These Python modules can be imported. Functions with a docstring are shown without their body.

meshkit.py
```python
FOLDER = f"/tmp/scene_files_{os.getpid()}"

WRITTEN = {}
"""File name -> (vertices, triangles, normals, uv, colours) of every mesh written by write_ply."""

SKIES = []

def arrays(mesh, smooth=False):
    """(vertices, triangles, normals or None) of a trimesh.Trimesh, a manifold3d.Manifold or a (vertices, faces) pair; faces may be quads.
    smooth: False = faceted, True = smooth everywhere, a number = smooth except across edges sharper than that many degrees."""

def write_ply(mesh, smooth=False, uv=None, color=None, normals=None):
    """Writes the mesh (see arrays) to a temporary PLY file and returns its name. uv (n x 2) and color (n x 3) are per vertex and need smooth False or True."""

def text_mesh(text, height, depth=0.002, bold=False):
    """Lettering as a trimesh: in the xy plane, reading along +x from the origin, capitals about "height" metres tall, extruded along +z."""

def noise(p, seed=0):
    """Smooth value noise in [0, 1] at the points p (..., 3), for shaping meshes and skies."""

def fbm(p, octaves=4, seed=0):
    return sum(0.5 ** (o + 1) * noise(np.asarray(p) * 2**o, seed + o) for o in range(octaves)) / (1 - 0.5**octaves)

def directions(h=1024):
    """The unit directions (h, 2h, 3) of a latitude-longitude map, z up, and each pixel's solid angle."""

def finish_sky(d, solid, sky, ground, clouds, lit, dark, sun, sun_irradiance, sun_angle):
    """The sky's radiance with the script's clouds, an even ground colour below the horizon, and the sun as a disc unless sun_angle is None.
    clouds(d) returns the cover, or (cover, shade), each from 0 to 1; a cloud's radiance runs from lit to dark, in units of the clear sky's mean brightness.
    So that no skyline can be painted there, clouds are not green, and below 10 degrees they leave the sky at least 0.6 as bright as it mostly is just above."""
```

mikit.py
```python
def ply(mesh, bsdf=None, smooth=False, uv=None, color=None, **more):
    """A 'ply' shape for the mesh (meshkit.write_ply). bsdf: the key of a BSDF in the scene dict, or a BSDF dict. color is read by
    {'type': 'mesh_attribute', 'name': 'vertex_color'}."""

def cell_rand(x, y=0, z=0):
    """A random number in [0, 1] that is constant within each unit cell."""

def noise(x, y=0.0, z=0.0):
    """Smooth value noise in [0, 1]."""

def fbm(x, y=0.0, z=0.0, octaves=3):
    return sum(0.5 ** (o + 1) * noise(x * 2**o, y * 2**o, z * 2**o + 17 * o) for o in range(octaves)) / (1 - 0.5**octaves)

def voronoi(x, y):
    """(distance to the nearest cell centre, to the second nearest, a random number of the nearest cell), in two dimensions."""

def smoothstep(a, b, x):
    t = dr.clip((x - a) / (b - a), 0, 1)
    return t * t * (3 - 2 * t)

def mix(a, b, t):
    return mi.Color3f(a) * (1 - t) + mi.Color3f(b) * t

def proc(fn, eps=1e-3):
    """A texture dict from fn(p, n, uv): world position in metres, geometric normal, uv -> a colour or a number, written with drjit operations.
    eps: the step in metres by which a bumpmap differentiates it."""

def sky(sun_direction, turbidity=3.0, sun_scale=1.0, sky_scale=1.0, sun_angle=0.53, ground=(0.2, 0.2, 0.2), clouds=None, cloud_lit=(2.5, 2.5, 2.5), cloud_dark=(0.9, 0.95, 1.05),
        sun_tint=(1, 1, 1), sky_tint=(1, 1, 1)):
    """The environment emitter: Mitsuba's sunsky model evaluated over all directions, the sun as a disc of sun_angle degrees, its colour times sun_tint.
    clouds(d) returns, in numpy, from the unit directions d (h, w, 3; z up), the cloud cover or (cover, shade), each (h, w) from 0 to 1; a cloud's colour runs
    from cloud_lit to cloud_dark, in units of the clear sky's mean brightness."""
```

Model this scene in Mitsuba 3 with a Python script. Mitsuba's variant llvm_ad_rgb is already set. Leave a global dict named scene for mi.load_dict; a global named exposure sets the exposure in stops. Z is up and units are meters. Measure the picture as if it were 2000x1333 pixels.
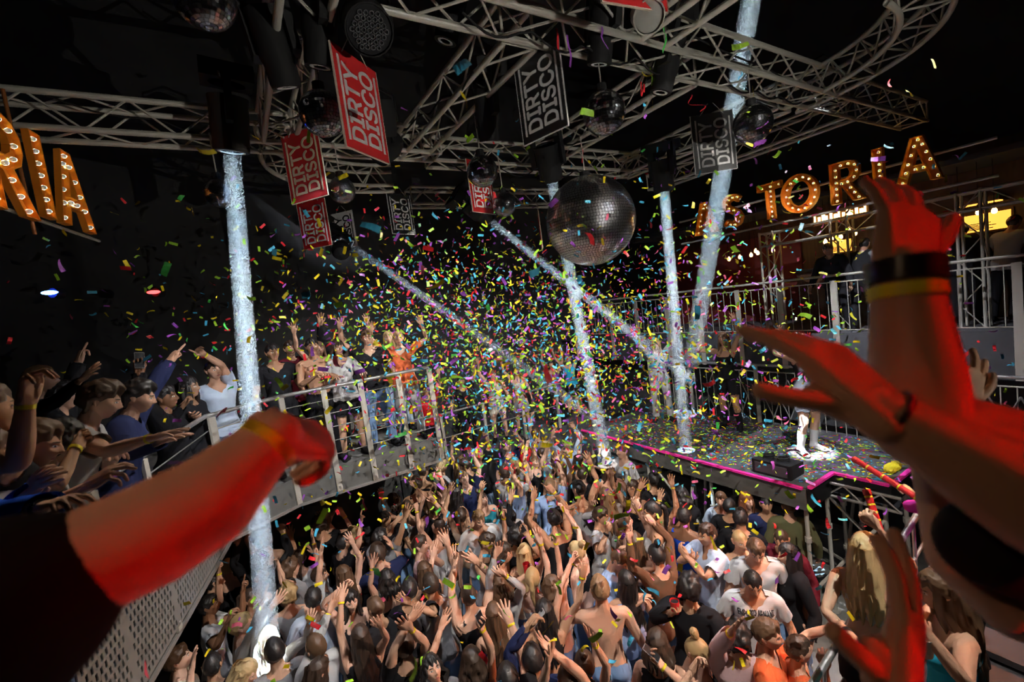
import math, random
import numpy as np
import trimesh, shapely.geometry as sg
import manifold3d as m3d
import mitsuba as mi
import mikit, meshkit
from mikit import proc, noise, fbm, voronoi, smoothstep, mix

scene, labels = {}, {}
TF4 = mi.ScalarTransform4f
exposure = 0.25

# ------------------------------------------------------------------ camera: a 16 mm lens on the first-floor balcony, tilted a little
F_PX, PITCH, ROLL, YAW, EYE = 870.0, math.radians(4.8), math.radians(-7.7), math.radians(31.0), np.array([0, 0, 4.85])
_f = np.array([math.sin(YAW) * math.cos(PITCH), math.cos(YAW) * math.cos(PITCH), -math.sin(PITCH)])
_r0 = np.array([math.cos(YAW), -math.sin(YAW), 0.0])
_u0 = np.cross(_r0, _f)
CR, CU = math.cos(ROLL) * _r0 + math.sin(ROLL) * _u0, -math.sin(ROLL) * _r0 + math.cos(ROLL) * _u0
scene["camera"] = {"type": "thinlens", "fov": math.degrees(2 * math.atan(1000 / F_PX)), "fov_axis": "x", "aperture_radius": 0.0032, "focus_distance": 5.5, "near_clip": 0.05, "far_clip": 80.0,
                   "to_world": TF4().look_at(EYE.tolist(), (EYE + _f).tolist(), CU.tolist())}

def ray(x, y):
    return CR * (x - 1000) / F_PX - CU * (y - 666.5) / F_PX + _f
def on_z(x, y, z):
    d = ray(x, y)
    return EYE + d * (z - EYE[2]) / d[2]
def on_x(x, y, X):
    d = ray(x, y)
    return EYE + d * X / d[0]
def on_d(x, y, D):
    return EYE + ray(x, y) * D

# ------------------------------------------------------------------ lights. The club has no daylight: wash lights on the trusses, narrow moving-head beams and the bulbs of the signs
WASH = {  # place, aim, colour x power, cut-off angle, soft edge from, share of the light samples
    "wash_light_front": ((3.5, 0.35, 6.5), (3.2, 4.9, 1.4), (118, 110, 97), 47, 20, 1.0),
    "wash_light_side": ((1.2, 3.6, 6.3), (1.5, 6.6, 1.5), (40, 40, 42), 56, 25, .7),
    "wash_light_stage": ((6.0, 2.5, 6.75), (6.9, 4.8, 2.0), (85, 87, 95), 56, 30, .9),
    "wash_light_far": ((3.3, 5.9, 6.5), (3.0, 7.8, 1.2), (50, 48, 44), 62, 30, .7),
    "wash_light_red": ((2.1, -1.05, 5.8), (0.76, 0.23, 4.70), (12, 0.04, 0.015), 9.2, 6, .6),
    "wash_light_red_low": ((2.0, -1.2, 3.5), (0.62, 0.17, 4.43), (9, 0.08, 0.03), 8, 5.5, .5),
    "wash_light_red_high": ((0.9, -0.6, 6.3), (-0.05, 0.67, 4.68), (0.75, 0.02, 0.01), 8, 3, .5),
    "wash_light_red_floor": ((5.9, 0.5, 5.0), (3.4, 2.6, 1.4), (60, 17.0, 6.0), 34, 15, .7),
    "wash_light_balcony": ((1.3, 4.1, 6.35), (-1.3, 3.3, 4.4), (15, 12.8, 10), 44, 24, .6),
    "wash_light_up": ((2.3, -1.3, 4.55), (2.3, 3.6, 6.9), (24, 23, 20), 42, 24, .7),
    "wash_light_dancer": ((5.75, 3.1, 6.5), (7.05, 3.40, 2.0), (2600, 2750, 2900), 4.2, 2.2, 1.6),
    "wash_light_warm": ((-1.6, 0.1, 6.2), (-0.05, 0.70, 4.70), (2.5, 1.6, 0.95), 23, 10, .4),
    "wash_light_sign": ((1.50, 7.10, 6.02), (1.72, 7.86, 6.40), (26, 27, 30), 26, 16, .3)}
for _k, (_p, _t, _c, _a, _b, _sw) in WASH.items():
    scene[_k + "_source"] = {"type": "spot", "to_world": TF4().look_at(list(_p), list(_t), [0.01, 0.02, 1]), "intensity": {"type": "rgb", "value": list(_c)}, "cutoff_angle": float(_a), "beam_width": float(_b), "sampling_weight": _sw}
# narrow beams: lens, where it lands, radius at the lens, radius where it ends, square metres of haze flakes per cubic metre, irradiance at the lens. The parabolic mirror of such a lamp makes nearly parallel light: its virtual focus lies behind the lamp.
BEAM_COLOUR = np.array([0.42, 0.66, 1.0])
BEAMS = [
    ("left", (.18, 4.3, 6.38), (-.27, 5.28, 1.55), .072, .115, 6.5, 620),
    ("stage", tuple(on_z(1297, 372, 6.1)), (6.06, 4.9, 2.0), .075, .105, 6.5, 560),
    ("high", tuple(on_d(1472, -34, 4.3)), tuple(on_d(1350, 712, 8.4)), .10, .15, 3.6, 420),
    ("cross", tuple(on_z(955, 430, 6.1)), (7.3, 5.6, 2.9), .06, .12, 4.6, 430),
    ("white_sign", tuple(on_z(684, 478, 6.1)), (4.6, 5.3, 2.8), .06, .10, 2.6, 230),
    ("podium", tuple(on_z(1078, 352, 6.25)), (5.40, 6.12, 1.1), .075, .13, 5.2, 560)]
SPOT_AWAY = 6.0
for _n, _p, _t, _r0_, _r1_, _s, _w in BEAMS:
    _p, _t = np.array(_p), np.array(_t)
    _d = (_t - _p) / np.linalg.norm(_t - _p)
    _fo = _p - _d * SPOT_AWAY
    _ang = math.degrees(math.atan(_r0_ * 1.3 / SPOT_AWAY))
    scene["beam_" + _n + "_source"] = {"type": "spot", "to_world": TF4().look_at(_fo.tolist(), _t.tolist(), [0.3, 0.1, 1]), "intensity": {"type": "rgb", "value": (BEAM_COLOUR * _w * SPOT_AWAY ** 2).tolist()}, "cutoff_angle": _ang, "beam_width": _ang * .66, "sampling_weight": 3.5}

# ------------------------------------------------------------------ materials, each defined once
def rgb(*c):
    return {"type": "rgb", "value": list(c)}
def material(name, colour, rough=.6, metal=0.0, spec=.5, twosided=True, **more):
    c = colour if isinstance(colour, dict) else rgb(*colour)
    b = {"type": "principled", "base_color": c, "roughness": rough, "metallic": metal, "specular": spec, **more}
    scene["mat_" + name] = {"type": "twosided", "inner": b} if twosided else b
    return name
def lamp(r, weight=.01):
    return {"type": "area", "radiance": rgb(*r), "sampling_weight": weight}

material("black", (.010, .010, .011), .7, spec=.15)
material("black_gloss", (.012, .012, .014), .25)
material("dark_grey", (.04, .04, .045), .6)
material("steel", (.60, .58, .52), .42, .45)
material("aluminium", (.56, .55, .52), .38, .85)
material("chrome", (.80, .80, .81), .27, .9)
material("post", (.55, .52, .46), .42, .5)
material("haze", (.9, .92, .95), .9, spec=0.0)
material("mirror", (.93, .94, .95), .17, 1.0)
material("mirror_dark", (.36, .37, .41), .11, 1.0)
material("white", (.80, .80, .80), .5)
material("sign_red", (.42, .018, .02), .45)
material("sign_black", (.012, .013, .015), .4)
material("sign_white", (.78, .78, .79), .45)
material("sign_beige", (.62, .5, .36), .5)
material("sign_edge", (.7, .6, .5), .6)
material("letter_orange", (.80, .24, .02), .45)
material("rust", (.28, .09, .02), .6)
material("pink_tape", (.85, .03, .33), .5)
material("plastic_grey", (.25, .25, .26), .4)
material("red_tube", (.55, .02, .025), .3)
material("yellow_band", (.83, .70, .02), .45)
material("yellow_paper", (.80, .62, .02), .6)
material("blackband", (.015, .015, .02), .5)
material("wall_dark", proc(lambda p, n, uv: mi.Color3f(.034, .034, .036) * (0.7 + 0.6 * fbm(p.x * 1.3, p.y * 1.3, p.z * 1.3))), .85)
material("ceiling_dark", proc(lambda p, n, uv: mi.Color3f(.085, .085, .082) * (0.55 + 0.9 * fbm(p.x * .8, p.y * .8, 3.0))), .9)
material("concrete", proc(lambda p, n, uv: mi.Color3f(.11, .107, .10) * (0.65 + 0.7 * fbm(p.x * 4, p.y * 4, p.z * 4))), .7)
material("fascia", proc(lambda p, n, uv: mi.Color3f(.085, .082, .076) * (0.75 + 0.5 * fbm(p.x * 6, p.y * 6, p.z * 14))), .55)
material("deck", proc(lambda p, n, uv: mi.Color3f(.055, .056, .06) * (0.5 + 1.0 * fbm(p.x * 9, p.y * 9, 1.0))), .38)
material("bar_wood", proc(lambda p, n, uv: mi.Color3f(.06, .024, .009) * (0.5 + 0.9 * fbm(p.x * 2, p.y * 30, p.z * 2))), .5)
material("wall_red", (.10, .012, .010), .8)
material("floor", proc(lambda p, n, uv: mi.Color3f(.22, .22, .21) * (0.5 + 0.8 * fbm(p.x * 5, p.y * 5, 0.0))), .45)

SKINS = {"pale": (.66, .41, .30), "fair": (.60, .35, .24), "tan": (.46, .25, .15), "olive": (.42, .24, .145), "brown": (.20, .095, .05), "dark": (.085, .042, .026)}
for _k, _c in SKINS.items():
    material("skin_" + _k, _c, .5, spec=.35)
HAIRS = {"black hair": (.012, .010, .010), "dark brown hair": (.035, .020, .013), "brown hair": (.085, .045, .024), "light brown hair": (.19, .11, .055), "fair hair": (.36, .24, .11), "blonde hair": (.55, .40, .20), "red-brown hair": (.16, .055, .025), "grey hair": (.42, .40, .38)}
for _k, _c in HAIRS.items():
    material("hair_" + _k.replace(" ", "_").replace("-", "_"), _c, .45)
CLOTHS = {"white": (.52, .52, .53), "black": (.012, .012, .014), "grey": (.24, .24, .25), "light grey": (.42, .42, .43), "light blue": (.32, .45, .72), "pale blue": (.50, .60, .76), "royal blue": (.02, .08, .52), "navy": (.015, .02, .06), "denim blue": (.16, .26, .44), "pale denim": (.34, .47, .62), "red": (.48, .02, .025), "pink": (.72, .20, .42), "hot pink": (.62, .05, .42), "orange": (.72, .16, .06), "beige": (.55, .42, .30), "burgundy": (.10, .012, .02), "teal": (.03, .26, .34), "purple": (.20, .05, .30), "cream": (.66, .60, .48), "olive": (.10, .10, .05), "yellow": (.72, .55, .05), "brown": (.12, .06, .035), "pale pink": (.72, .50, .52), "turquoise": (.03, .42, .62)}
for _k, _c in CLOTHS.items():
    material("cloth_" + _k.replace(" ", "_"), _c, .85, spec=.06)
material("eye_white", (.75, .73, .70), .3)
material("eye_iris", (.03, .018, .012), .2)
material("lips", (.42, .15, .13), .4)
CONFETTI = {"yellow": (.85, .66, .015), "lime green": (.38, .72, .04), "sky blue": (.06, .42, .66), "purple": (.30, .07, .48), "red": (.66, .02, .03), "pink": (.85, .16, .30), "green": (.06, .48, .08)}
for _k, _c in CONFETTI.items():
    material("confetti_" + _k.replace(" ", "_"), _c, .5)
scene["mat_confetti_mixed"] = {"type": "twosided", "inner": {"type": "principled", "base_color": {"type": "mesh_attribute", "name": "vertex_color"}, "roughness": .5}}

# ------------------------------------------------------------------ helpers
_count = {}
def new_key(name, parent=None):
    full = (parent + "__" if parent else "") + name
    n = _count.get(full, 0)
    _count[full] = n + 1
    return full if n == 0 else f"{full}_{n:03d}"

def tag(key, label=None, cat=None, group=None, kind=None):
    d = labels.setdefault(key, {})
    for k, v in (("label", label), ("category", cat), ("group", group), ("kind", kind)):
        if v:
            d[k] = v
    return key

def add(name, mesh, mat, parent=None, smooth=False, label=None, cat=None, group=None, kind=None, color=None, emit=None):
    key = new_key(name, parent)
    scene[key] = mikit.ply(mesh, "mat_" + mat, smooth=smooth, color=color)
    if emit is not None:
        scene[key]["emitter"] = emit
    if label or cat or group or kind:
        tag(key, label, cat, group, kind)
    return key

def again(name, source, to_world, parent=None, mat=None, **tags):
    """another entry with the mesh of an entry"""
    key = new_key(name, parent)
    scene[key] = {**scene[source], "to_world": to_world}
    if mat:
        scene[key]["bsdf"] = {"type": "ref", "id": "mat_" + mat}
    if tags:
        tag(key, **tags)
    return key

def thing(name, label, cat, group=None, kind=None):
    return tag(new_key(name), label, cat, group, kind)

def box(lo, hi, bevel=0.0):
    lo, hi = np.minimum(lo, hi), np.maximum(lo, hi)
    if bevel:
        b = min(bevel, .45 * float((hi - lo).min()))
        pts = [[(lo[i] if s[i] < 0 else hi[i]) - s[i] * (0 if i == k else b) for i in range(3)] for s in np.array(np.meshgrid([-1, 1], [-1, 1], [-1, 1])).T.reshape(-1, 3) for k in range(3)]
        return tm_of(m3d.Manifold.hull_points(np.array(pts)))
    m = trimesh.creation.box(hi - lo)
    m.apply_translation((lo + hi) / 2)
    return m

def tm_of(m):
    q = m.to_mesh()
    return trimesh.Trimesh(np.array(q.vert_properties[:, :3], float), np.array(q.tri_verts, int), process=False)

def frame_to(a, b):
    z = np.asarray(b, float) - a
    z /= np.linalg.norm(z)
    x = np.cross([0, 0, 1.0], z) if abs(z[2]) < .95 else np.cross([1.0, 0, 0], z)
    x /= np.linalg.norm(x)
    M = np.eye(4)
    M[:3, 0], M[:3, 1], M[:3, 2], M[:3, 3] = x, np.cross(z, x), z, a
    return M

def tube(a, b, r, n=8, r2=None):
    a, b = np.asarray(a, float), np.asarray(b, float)
    L = np.linalg.norm(b - a)
    t = np.arange(n) * 2 * np.pi / n
    ring = np.stack([np.cos(t), np.sin(t)], 1)
    r2 = r if r2 is None else r2
    v = np.vstack([np.c_[ring * r, np.zeros(n)], np.c_[ring * r2, np.full(n, L)], [[0, 0, 0], [0, 0, L]]])
    i = np.arange(n)
    j = (i + 1) % n
    f = np.vstack([np.stack([i, j, j + n], 1), np.stack([i, j + n, i + n], 1), np.stack([j, i, np.full(n, 2 * n)], 1), np.stack([i + n, j + n, np.full(n, 2 * n + 1)], 1)])
    M = frame_to(a, b)
    return trimesh.Trimesh(v @ M[:3, :3].T + M[:3, 3], f, process=False)

def path_tube(pts, r, n=7, closed=False):
    p = np.asarray(pts, float)
    t = np.gradient(p, axis=0)
    if closed:
        t = np.roll(p, -1, 0) - np.roll(p, 1, 0)
    t /= np.linalg.norm(t, axis=1, keepdims=True)
    ref = np.array([0, 0, 1.0]) if np.abs(t[:, 2]).max() < .9 else np.array([.3, 1, .1])
    a = np.cross(t, ref)
    a /= np.linalg.norm(a, axis=1, keepdims=True)
    b = np.cross(t, a)
    ang = np.arange(n) * 2 * np.pi / n
    r = np.broadcast_to(r, (len(p),))
    v = (p[:, None] + r[:, None, None] * (np.cos(ang)[None, :, None] * a[:, None] + np.sin(ang)[None, :, None] * b[:, None])).reshape(-1, 3)
    m = len(p)
    i, j = np.meshgrid(np.arange(m if closed else m - 1), np.arange(n), indexing="ij")
    i2 = (i + 1) % m
    q = np.stack([i * n + j, i2 * n + j, i2 * n + (j + 1) % n, i * n + (j + 1) % n], -1).reshape(-1, 4)
    f = np.vstack([q[:, [0, 1, 2]], q[:, [0, 2, 3]]])
    if not closed:
        v = np.vstack([v, p[0], p[-1]])
        k = np.arange(n)
        f = np.vstack([f, np.stack([k, (k + 1) % n, np.full(n, m * n)], 1)[:, ::-1] * 1, np.stack([(m - 1) * n + k, (m - 1) * n + (k + 1) % n, np.full(n, m * n + 1)], 1)])
    return trimesh.Trimesh(v, f, process=False)

def join(*ms):
    return trimesh.util.concatenate([m for m in ms])

def mk_fbm(p):
    return meshkit.fbm(p, 3)

def lathe(profile, n=24):
    """profile: (radius, height) points, around z"""
    p = np.asarray(profile, float)
    return path_lathe(p, n)

def path_lathe(p, n):
    a = np.arange(n) * 2 * np.pi / n
    v = np.stack([p[:, None, 0] * np.cos(a), p[:, None, 0] * np.sin(a), np.broadcast_to(p[:, None, 1], (len(p), n))], -1).reshape(-1, 3)
    i, j = np.meshgrid(np.arange(len(p) - 1), np.arange(n), indexing="ij")
    q = np.stack([i * n + j, i * n + (j + 1) % n, (i + 1) * n + (j + 1) % n, (i + 1) * n + j], -1).reshape(-1, 4)
    return trimesh.Trimesh(v, np.vstack([q[:, [0, 1, 2]], q[:, [0, 2, 3]]]), process=False)

def moved(m, M):
    m = m.copy()
    m.apply_transform(M)
    return m

def turn(yaw, at=(0, 0, 0)):
    M = np.eye(4)
    c, s = math.cos(yaw), math.sin(yaw)
    M[:2, :2] = [[c, -s], [s, c]]
    M[:3, 3] = at
    return M
# ------------------------------------------------------------------ people: one continuous body per person, posed from a template
ICO1 = np.array(trimesh.creation.icosphere(subdivisions=1).vertices)
ICO2 = np.array(trimesh.creation.icosphere(subdivisions=2).vertices)

def hullm(*balls, dirs=None):
    """the hull of balls (centre, radius or three radii) as a Manifold"""
    d = ICO1 if dirs is None else dirs
    return m3d.Manifold.hull_points(np.vstack([np.asarray(c, float) + d * np.asarray(r, float) for c, r in balls]))

def union(ms):
    return m3d.Manifold.batch_boolean(ms, m3d.OpType.Add)

def to_tm(m):
    q = m.to_mesh()
    return trimesh.Trimesh(np.array(q.vert_properties[:, :3], float), np.array(q.tri_verts, int), process=False)

def to_mf(t):
    return m3d.Manifold(m3d.Mesh(np.asarray(t.vertices, np.float32), np.asarray(t.faces, np.uint32)))

def taubin(t, n):
    trimesh.smoothing.filter_taubin(t, lamb=0.5, nu=0.53, iterations=n)
    return t

def sst(a, b, x):
    t = np.clip((x - a) / (b - a), 0, 1)
    return t * t * (3 - 2 * t)

def rotv(axis, ang):
    axis = np.asarray(axis, float)
    axis = axis / (np.linalg.norm(axis) + 1e-12)
    K = np.array([[0, -axis[2], axis[1]], [axis[2], 0, -axis[0]], [-axis[1], axis[0], 0]])
    return np.eye(3) + math.sin(ang) * K + (1 - math.cos(ang)) * K @ K

def swing(a, b):
    """the smallest rotation that takes direction a to direction b"""
    a, b = a / np.linalg.norm(a), b / np.linalg.norm(b)
    v, c = np.cross(a, b), float(a @ b)
    if c < -0.9999:
        v = np.cross(a, [0.3, 0.9, 0.2])
        return rotv(v, math.pi)
    return rotv(v, math.atan2(np.linalg.norm(v), c))

# fingers at rest: wrist at the origin, fingers along +x, palm towards -z, thumb towards +y (a right hand)
FING = {"thumb": ((.022, .026, -.008), (.052, .058, -.014), (.092, .078, -.016), .0118),
        "index": ((.088, .031, .002), (.131, .037, .002), (.172, .041, .001), .0098),
        "middle": ((.092, .010, .004), (.138, .012, .004), (.184, .013, .003), .0100),
        "ring": ((.088, -.011, .003), (.131, -.014, .003), (.173, -.017, .002), .0094),
        "pinky": ((.080, -.030, .0), (.114, -.038, .0), (.147, -.044, -.001), .0084)}

def hand_manifold(scale=1.0):
    ms = [hullm(((-.012, .018, 0), .020), ((-.012, -.018, 0), .019), ((.035, .024, -.002), (.02, .02, .016)), ((.035, -.022, -.002), (.02, .02, .015)), ((.09, .029, .001), .0125), ((.092, .01, .003), .0125), ((.088, -.011, .002), .012), ((.08, -.029, 0), .011))]
    ms.append(hullm(((.012, .02, -.008), .017), ((.045, .046, -.012), .0145), ((.05, .02, -.010), .012)))
    for n, (a, b, c, r) in FING.items():
        a, b, c = map(np.array, (a, b, c))
        if n != "thumb":
            ms.append(hullm((a * .8 + [.0, 0, 0], r * 1.0), (a, r * 1.08), dirs=ICO1))
        ms.append(hullm((a, r * 1.06), (b, r)))
        ms.append(hullm((b, r), ((b + c) / 2, r * .95), (c - (c - b) * .12, r * .8)))
    return union(ms).scale([scale] * 3)

def head_mesh(sub, female):
    t = trimesh.creation.icosphere(subdivisions=sub)
    d = np.array(t.vertices)
    x, y, z = d.T
    rad = np.array([.0745, .096, .117])
    p = d * rad
    low = sst(.15, -.95, z)
    p[:, 0] *= 1 - (.36 if female else .27) * low
    p[:, 1] = np.where(y < 0, p[:, 1] * (1 - .34 * sst(.1, -.9, z)), p[:, 1] * (1 - .04 * low))
    p[:, 1] += .010 * low
    p[:, 1] *= np.where(z > .2, 1 - .05 * sst(.3, 1, z), 1)
    # the face, from the shape of a real one: brow, eye hollows, nose, lips, chin, cheeks
    f = np.where(y > 0, 1.0, 0.0)
    X, Z = p[:, 0], p[:, 2]
    def g(cx, cz, sx, sz):
        return np.exp(-((X - cx) / sx) ** 2 - ((Z - cz) / sz) ** 2) * f
    dy = -.011 * (g(.030, .006, .017, .011) + g(-.030, .006, .017, .011))
    dy += .003 * (g(.030, .027, .022, .009) + g(-.030, .027, .022, .009)) * (0.6 if female else 1)
    dy += .012 * g(0, .000, .009, .016) + .022 * g(0, -.022, .0105, .014) + .007 * g(.012, -.029, .007, .007) + .007 * g(-.012, -.029, .007, .007)
    dy += .006 * g(0, -.051, .021, .0058) + .006 * g(0, -.064, .018, .006) - .005 * g(0, -.0575, .023, .0028)
    dy += .007 * g(0, -.092, .022, .014) + .004 * (g(.044, -.018, .018, .02) + g(-.044, -.018, .018, .02)) - .004 * (g(.036, -.058, .014, .02) + g(-.036, -.058, .014, .02))
    p[:, 1] += dy
    t.vertices = p
    return t

EYE_Z = .006
HEAD_C = np.array([0, .012, 1.632])

def make_template(female, sub, fine):
    sh = .165 if female else .187
    wst = .112 if female else .137
    hip = .158 if female else .150
    rb = .135 if female else .160
    ar = .84 if female else 1.0
    P, Wa, Rb = ((0, 0, .95), (hip, .108, .10)), ((0, .004, 1.11), (wst, .090, .07)), ((0, .004, 1.28), (rb, .112, .10))
    ms = [hullm(P, Wa, dirs=ICO2), hullm(Wa, Rb, dirs=ICO2), hullm(Rb, ((sh - .04, -.012, 1.405), .064), ((-sh + .04, -.012, 1.405), .064), ((0, -.012, 1.44), .055), dirs=ICO2)]
    ms.append(hullm(((0, -.014, 1.43), .064 * (.85 if female else 1)), ((0, .002, 1.575), .053 * (.88 if female else 1))))
    ms.append(hullm(((.09, -.02, 1.42), .045), ((-.09, -.02, 1.42), .045), ((0, -.018, 1.495), .047)))
    for s in (1, -1):
        ms += [hullm(((s * (sh - .03), -.004, 1.40), .066 * ar), ((s * (sh + .03), 0, 1.418), .058 * ar)),
               hullm(((s * (sh + .01), 0, 1.418), .060 * ar), ((s * .33, 0, 1.418), .049 * ar)), hullm(((s * .33, 0, 1.418), .049 * ar), ((s * .465, 0, 1.418), .039 * ar)),
               hullm(((s * .465, 0, 1.418), .039 * ar), ((s * .54, .004, 1.418), (.04, .043 * ar, .040 * ar))), hullm(((s * .54, .004, 1.418), (.04, .043 * ar, .040 * ar)), ((s * .716, 0, 1.418), (.02, .029 * ar, .021 * ar)))]
        ms += [hullm(((s * .085, 0, .91), .098), ((s * .098, .004, .70), .078 * (1.05 if female else 1)), ((s * .10, .006, .50), .056)), hullm(((s * .10, .006, .50), .056), ((s * .10, -.018, .36), .055)),
               hullm(((s * .10, -.018, .36), .055), ((s * .10, -.022, .10), .038)), hullm(((s * .10, -.022, .10), .038), ((s * .10, -.045, .04), .036), ((s * .105, .02, .045), .036)),
               hullm(((s * .105, .02, .045), .036), ((s * .11, .10, .03), (.042, .03, .028)), ((s * .112, .15, .024), (.036, .03, .022))),
               hullm(((s * .072, -.055, .92), .092), ((s * .07, -.03, 1.0), .08))]
        if female:
            ms.append(hullm(((s * .072, .075, 1.262), (.062, .066, .06)), ((s * .07, .05, 1.32), .055)))
        else:
            ms.append(hullm(((s * .08, .07, 1.32), (.075, .045, .06)), ((s * .05, .06, 1.34), .045)))
    body = taubin(to_tm(union(ms).refine_to_length(.030 if fine else .04)), 10)
    parts = [to_mf(body).simplify(.0011 if fine else .0022)]
    for s in (1, -1):
        hm = to_tm(to_mf(taubin(to_tm(hand_manifold(.93 if female else 1.0).refine_to_length(.009 if fine else .014)), 5)).simplify(.0004 if fine else .0010))
        v = np.array(hm.vertices) * [s, 1, 1] + [s * .722, 0, 1.418]
        parts.append(to_mf(trimesh.Trimesh(v, hm.faces if s > 0 else hm.faces[:, ::-1], process=False)))
    hd = head_mesh(sub, female)
    hv = np.array(hd.vertices) + HEAD_C
    parts.append(to_mf(trimesh.Trimesh(hv, hd.faces, process=False)))
    for s in (1, -1):
        ear = hullm(((s * .071, .002, 1.640), (.009, .016, .022)), ((s * .083, -.010, 1.648), (.006, .014, .019)), ((s * .073, .006, 1.612), (.007, .009, .012)))
        parts.append(ear.refine_to_length(.02))
    t = to_tm(union(parts))
    V = np.array(t.vertices)
    T = {"v": V, "f": np.array(t.faces), "n": np.array(t.vertex_normals), "female": female, "head": (hv, np.array(hd.faces)), "sh": sh}
    # joints at rest
    J = {"pelvis": (0, 0, .95), "spine": (0, 0, 1.05), "chest": (0, 0, 1.22), "neck": (0, -.012, 1.47), "head": (0, .0, 1.555)}
    B = {"pelvis": ((0, 0, .88), (0, 0, .98), .12), "spine": ((0, 0, 1.06), (0, 0, 1.16), .11), "chest": ((-.08, 0, 1.33), (.08, 0, 1.33), .12), "neck": ((0, -.012, 1.47), (0, 0, 1.53), .055), "head": ((0, .01, 1.6), (0, .01, 1.68), .08)}
    for s, n in ((1, "r"), (-1, "l")):
        J.update({n + "upper": (s * (sh - .005), 0, 1.415), n + "fore": (s * .465, 0, 1.418), n + "hand": (s * .722, 0, 1.418), n + "thigh": (s * .09, 0, .92), n + "shin": (s * .10, .0, .50), n + "foot": (s * .10, -.02, .085)})
        B.update({n + "upper": ((s * (sh + .03), 0, 1.418), (s * .44, 0, 1.418), .048), n + "fore": ((s * .49, 0, 1.418), (s * .70, 0, 1.418), .036), n + "hand": ((s * .745, 0, 1.418), (s * .80, 0, 1.418), .028),
                  n + "thigh": ((s * .09, 0, .84), (s * .10, 0, .54), .075), n + "shin": ((s * .10, 0, .46), (s * .10, -.02, .12), .05), n + "foot": ((s * .10, -.03, .04), (s * .11, .13, .03), .035)})
        k = .93 if female else 1.0
        for fn, (a, b, c, r) in FING.items():
            a, b, c = (np.array(q) * k * [s, 1, 1] + [s * .722, 0, 1.418] for q in (a, b, c))
            J[n + fn + "1"], J[n + fn + "2"] = tuple(a), tuple(b)
            B[n + fn + "1"], B[n + fn + "2"] = (tuple(a * .6 + b * .4), tuple(b), r), (tuple(b), tuple(c), r)
    T["names"] = list(J)
    T["J"] = {k: np.array(v, float) for k, v in J.items()}
    T["B"] = B
    T["w"] = weights(T, V)
    return T

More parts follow.
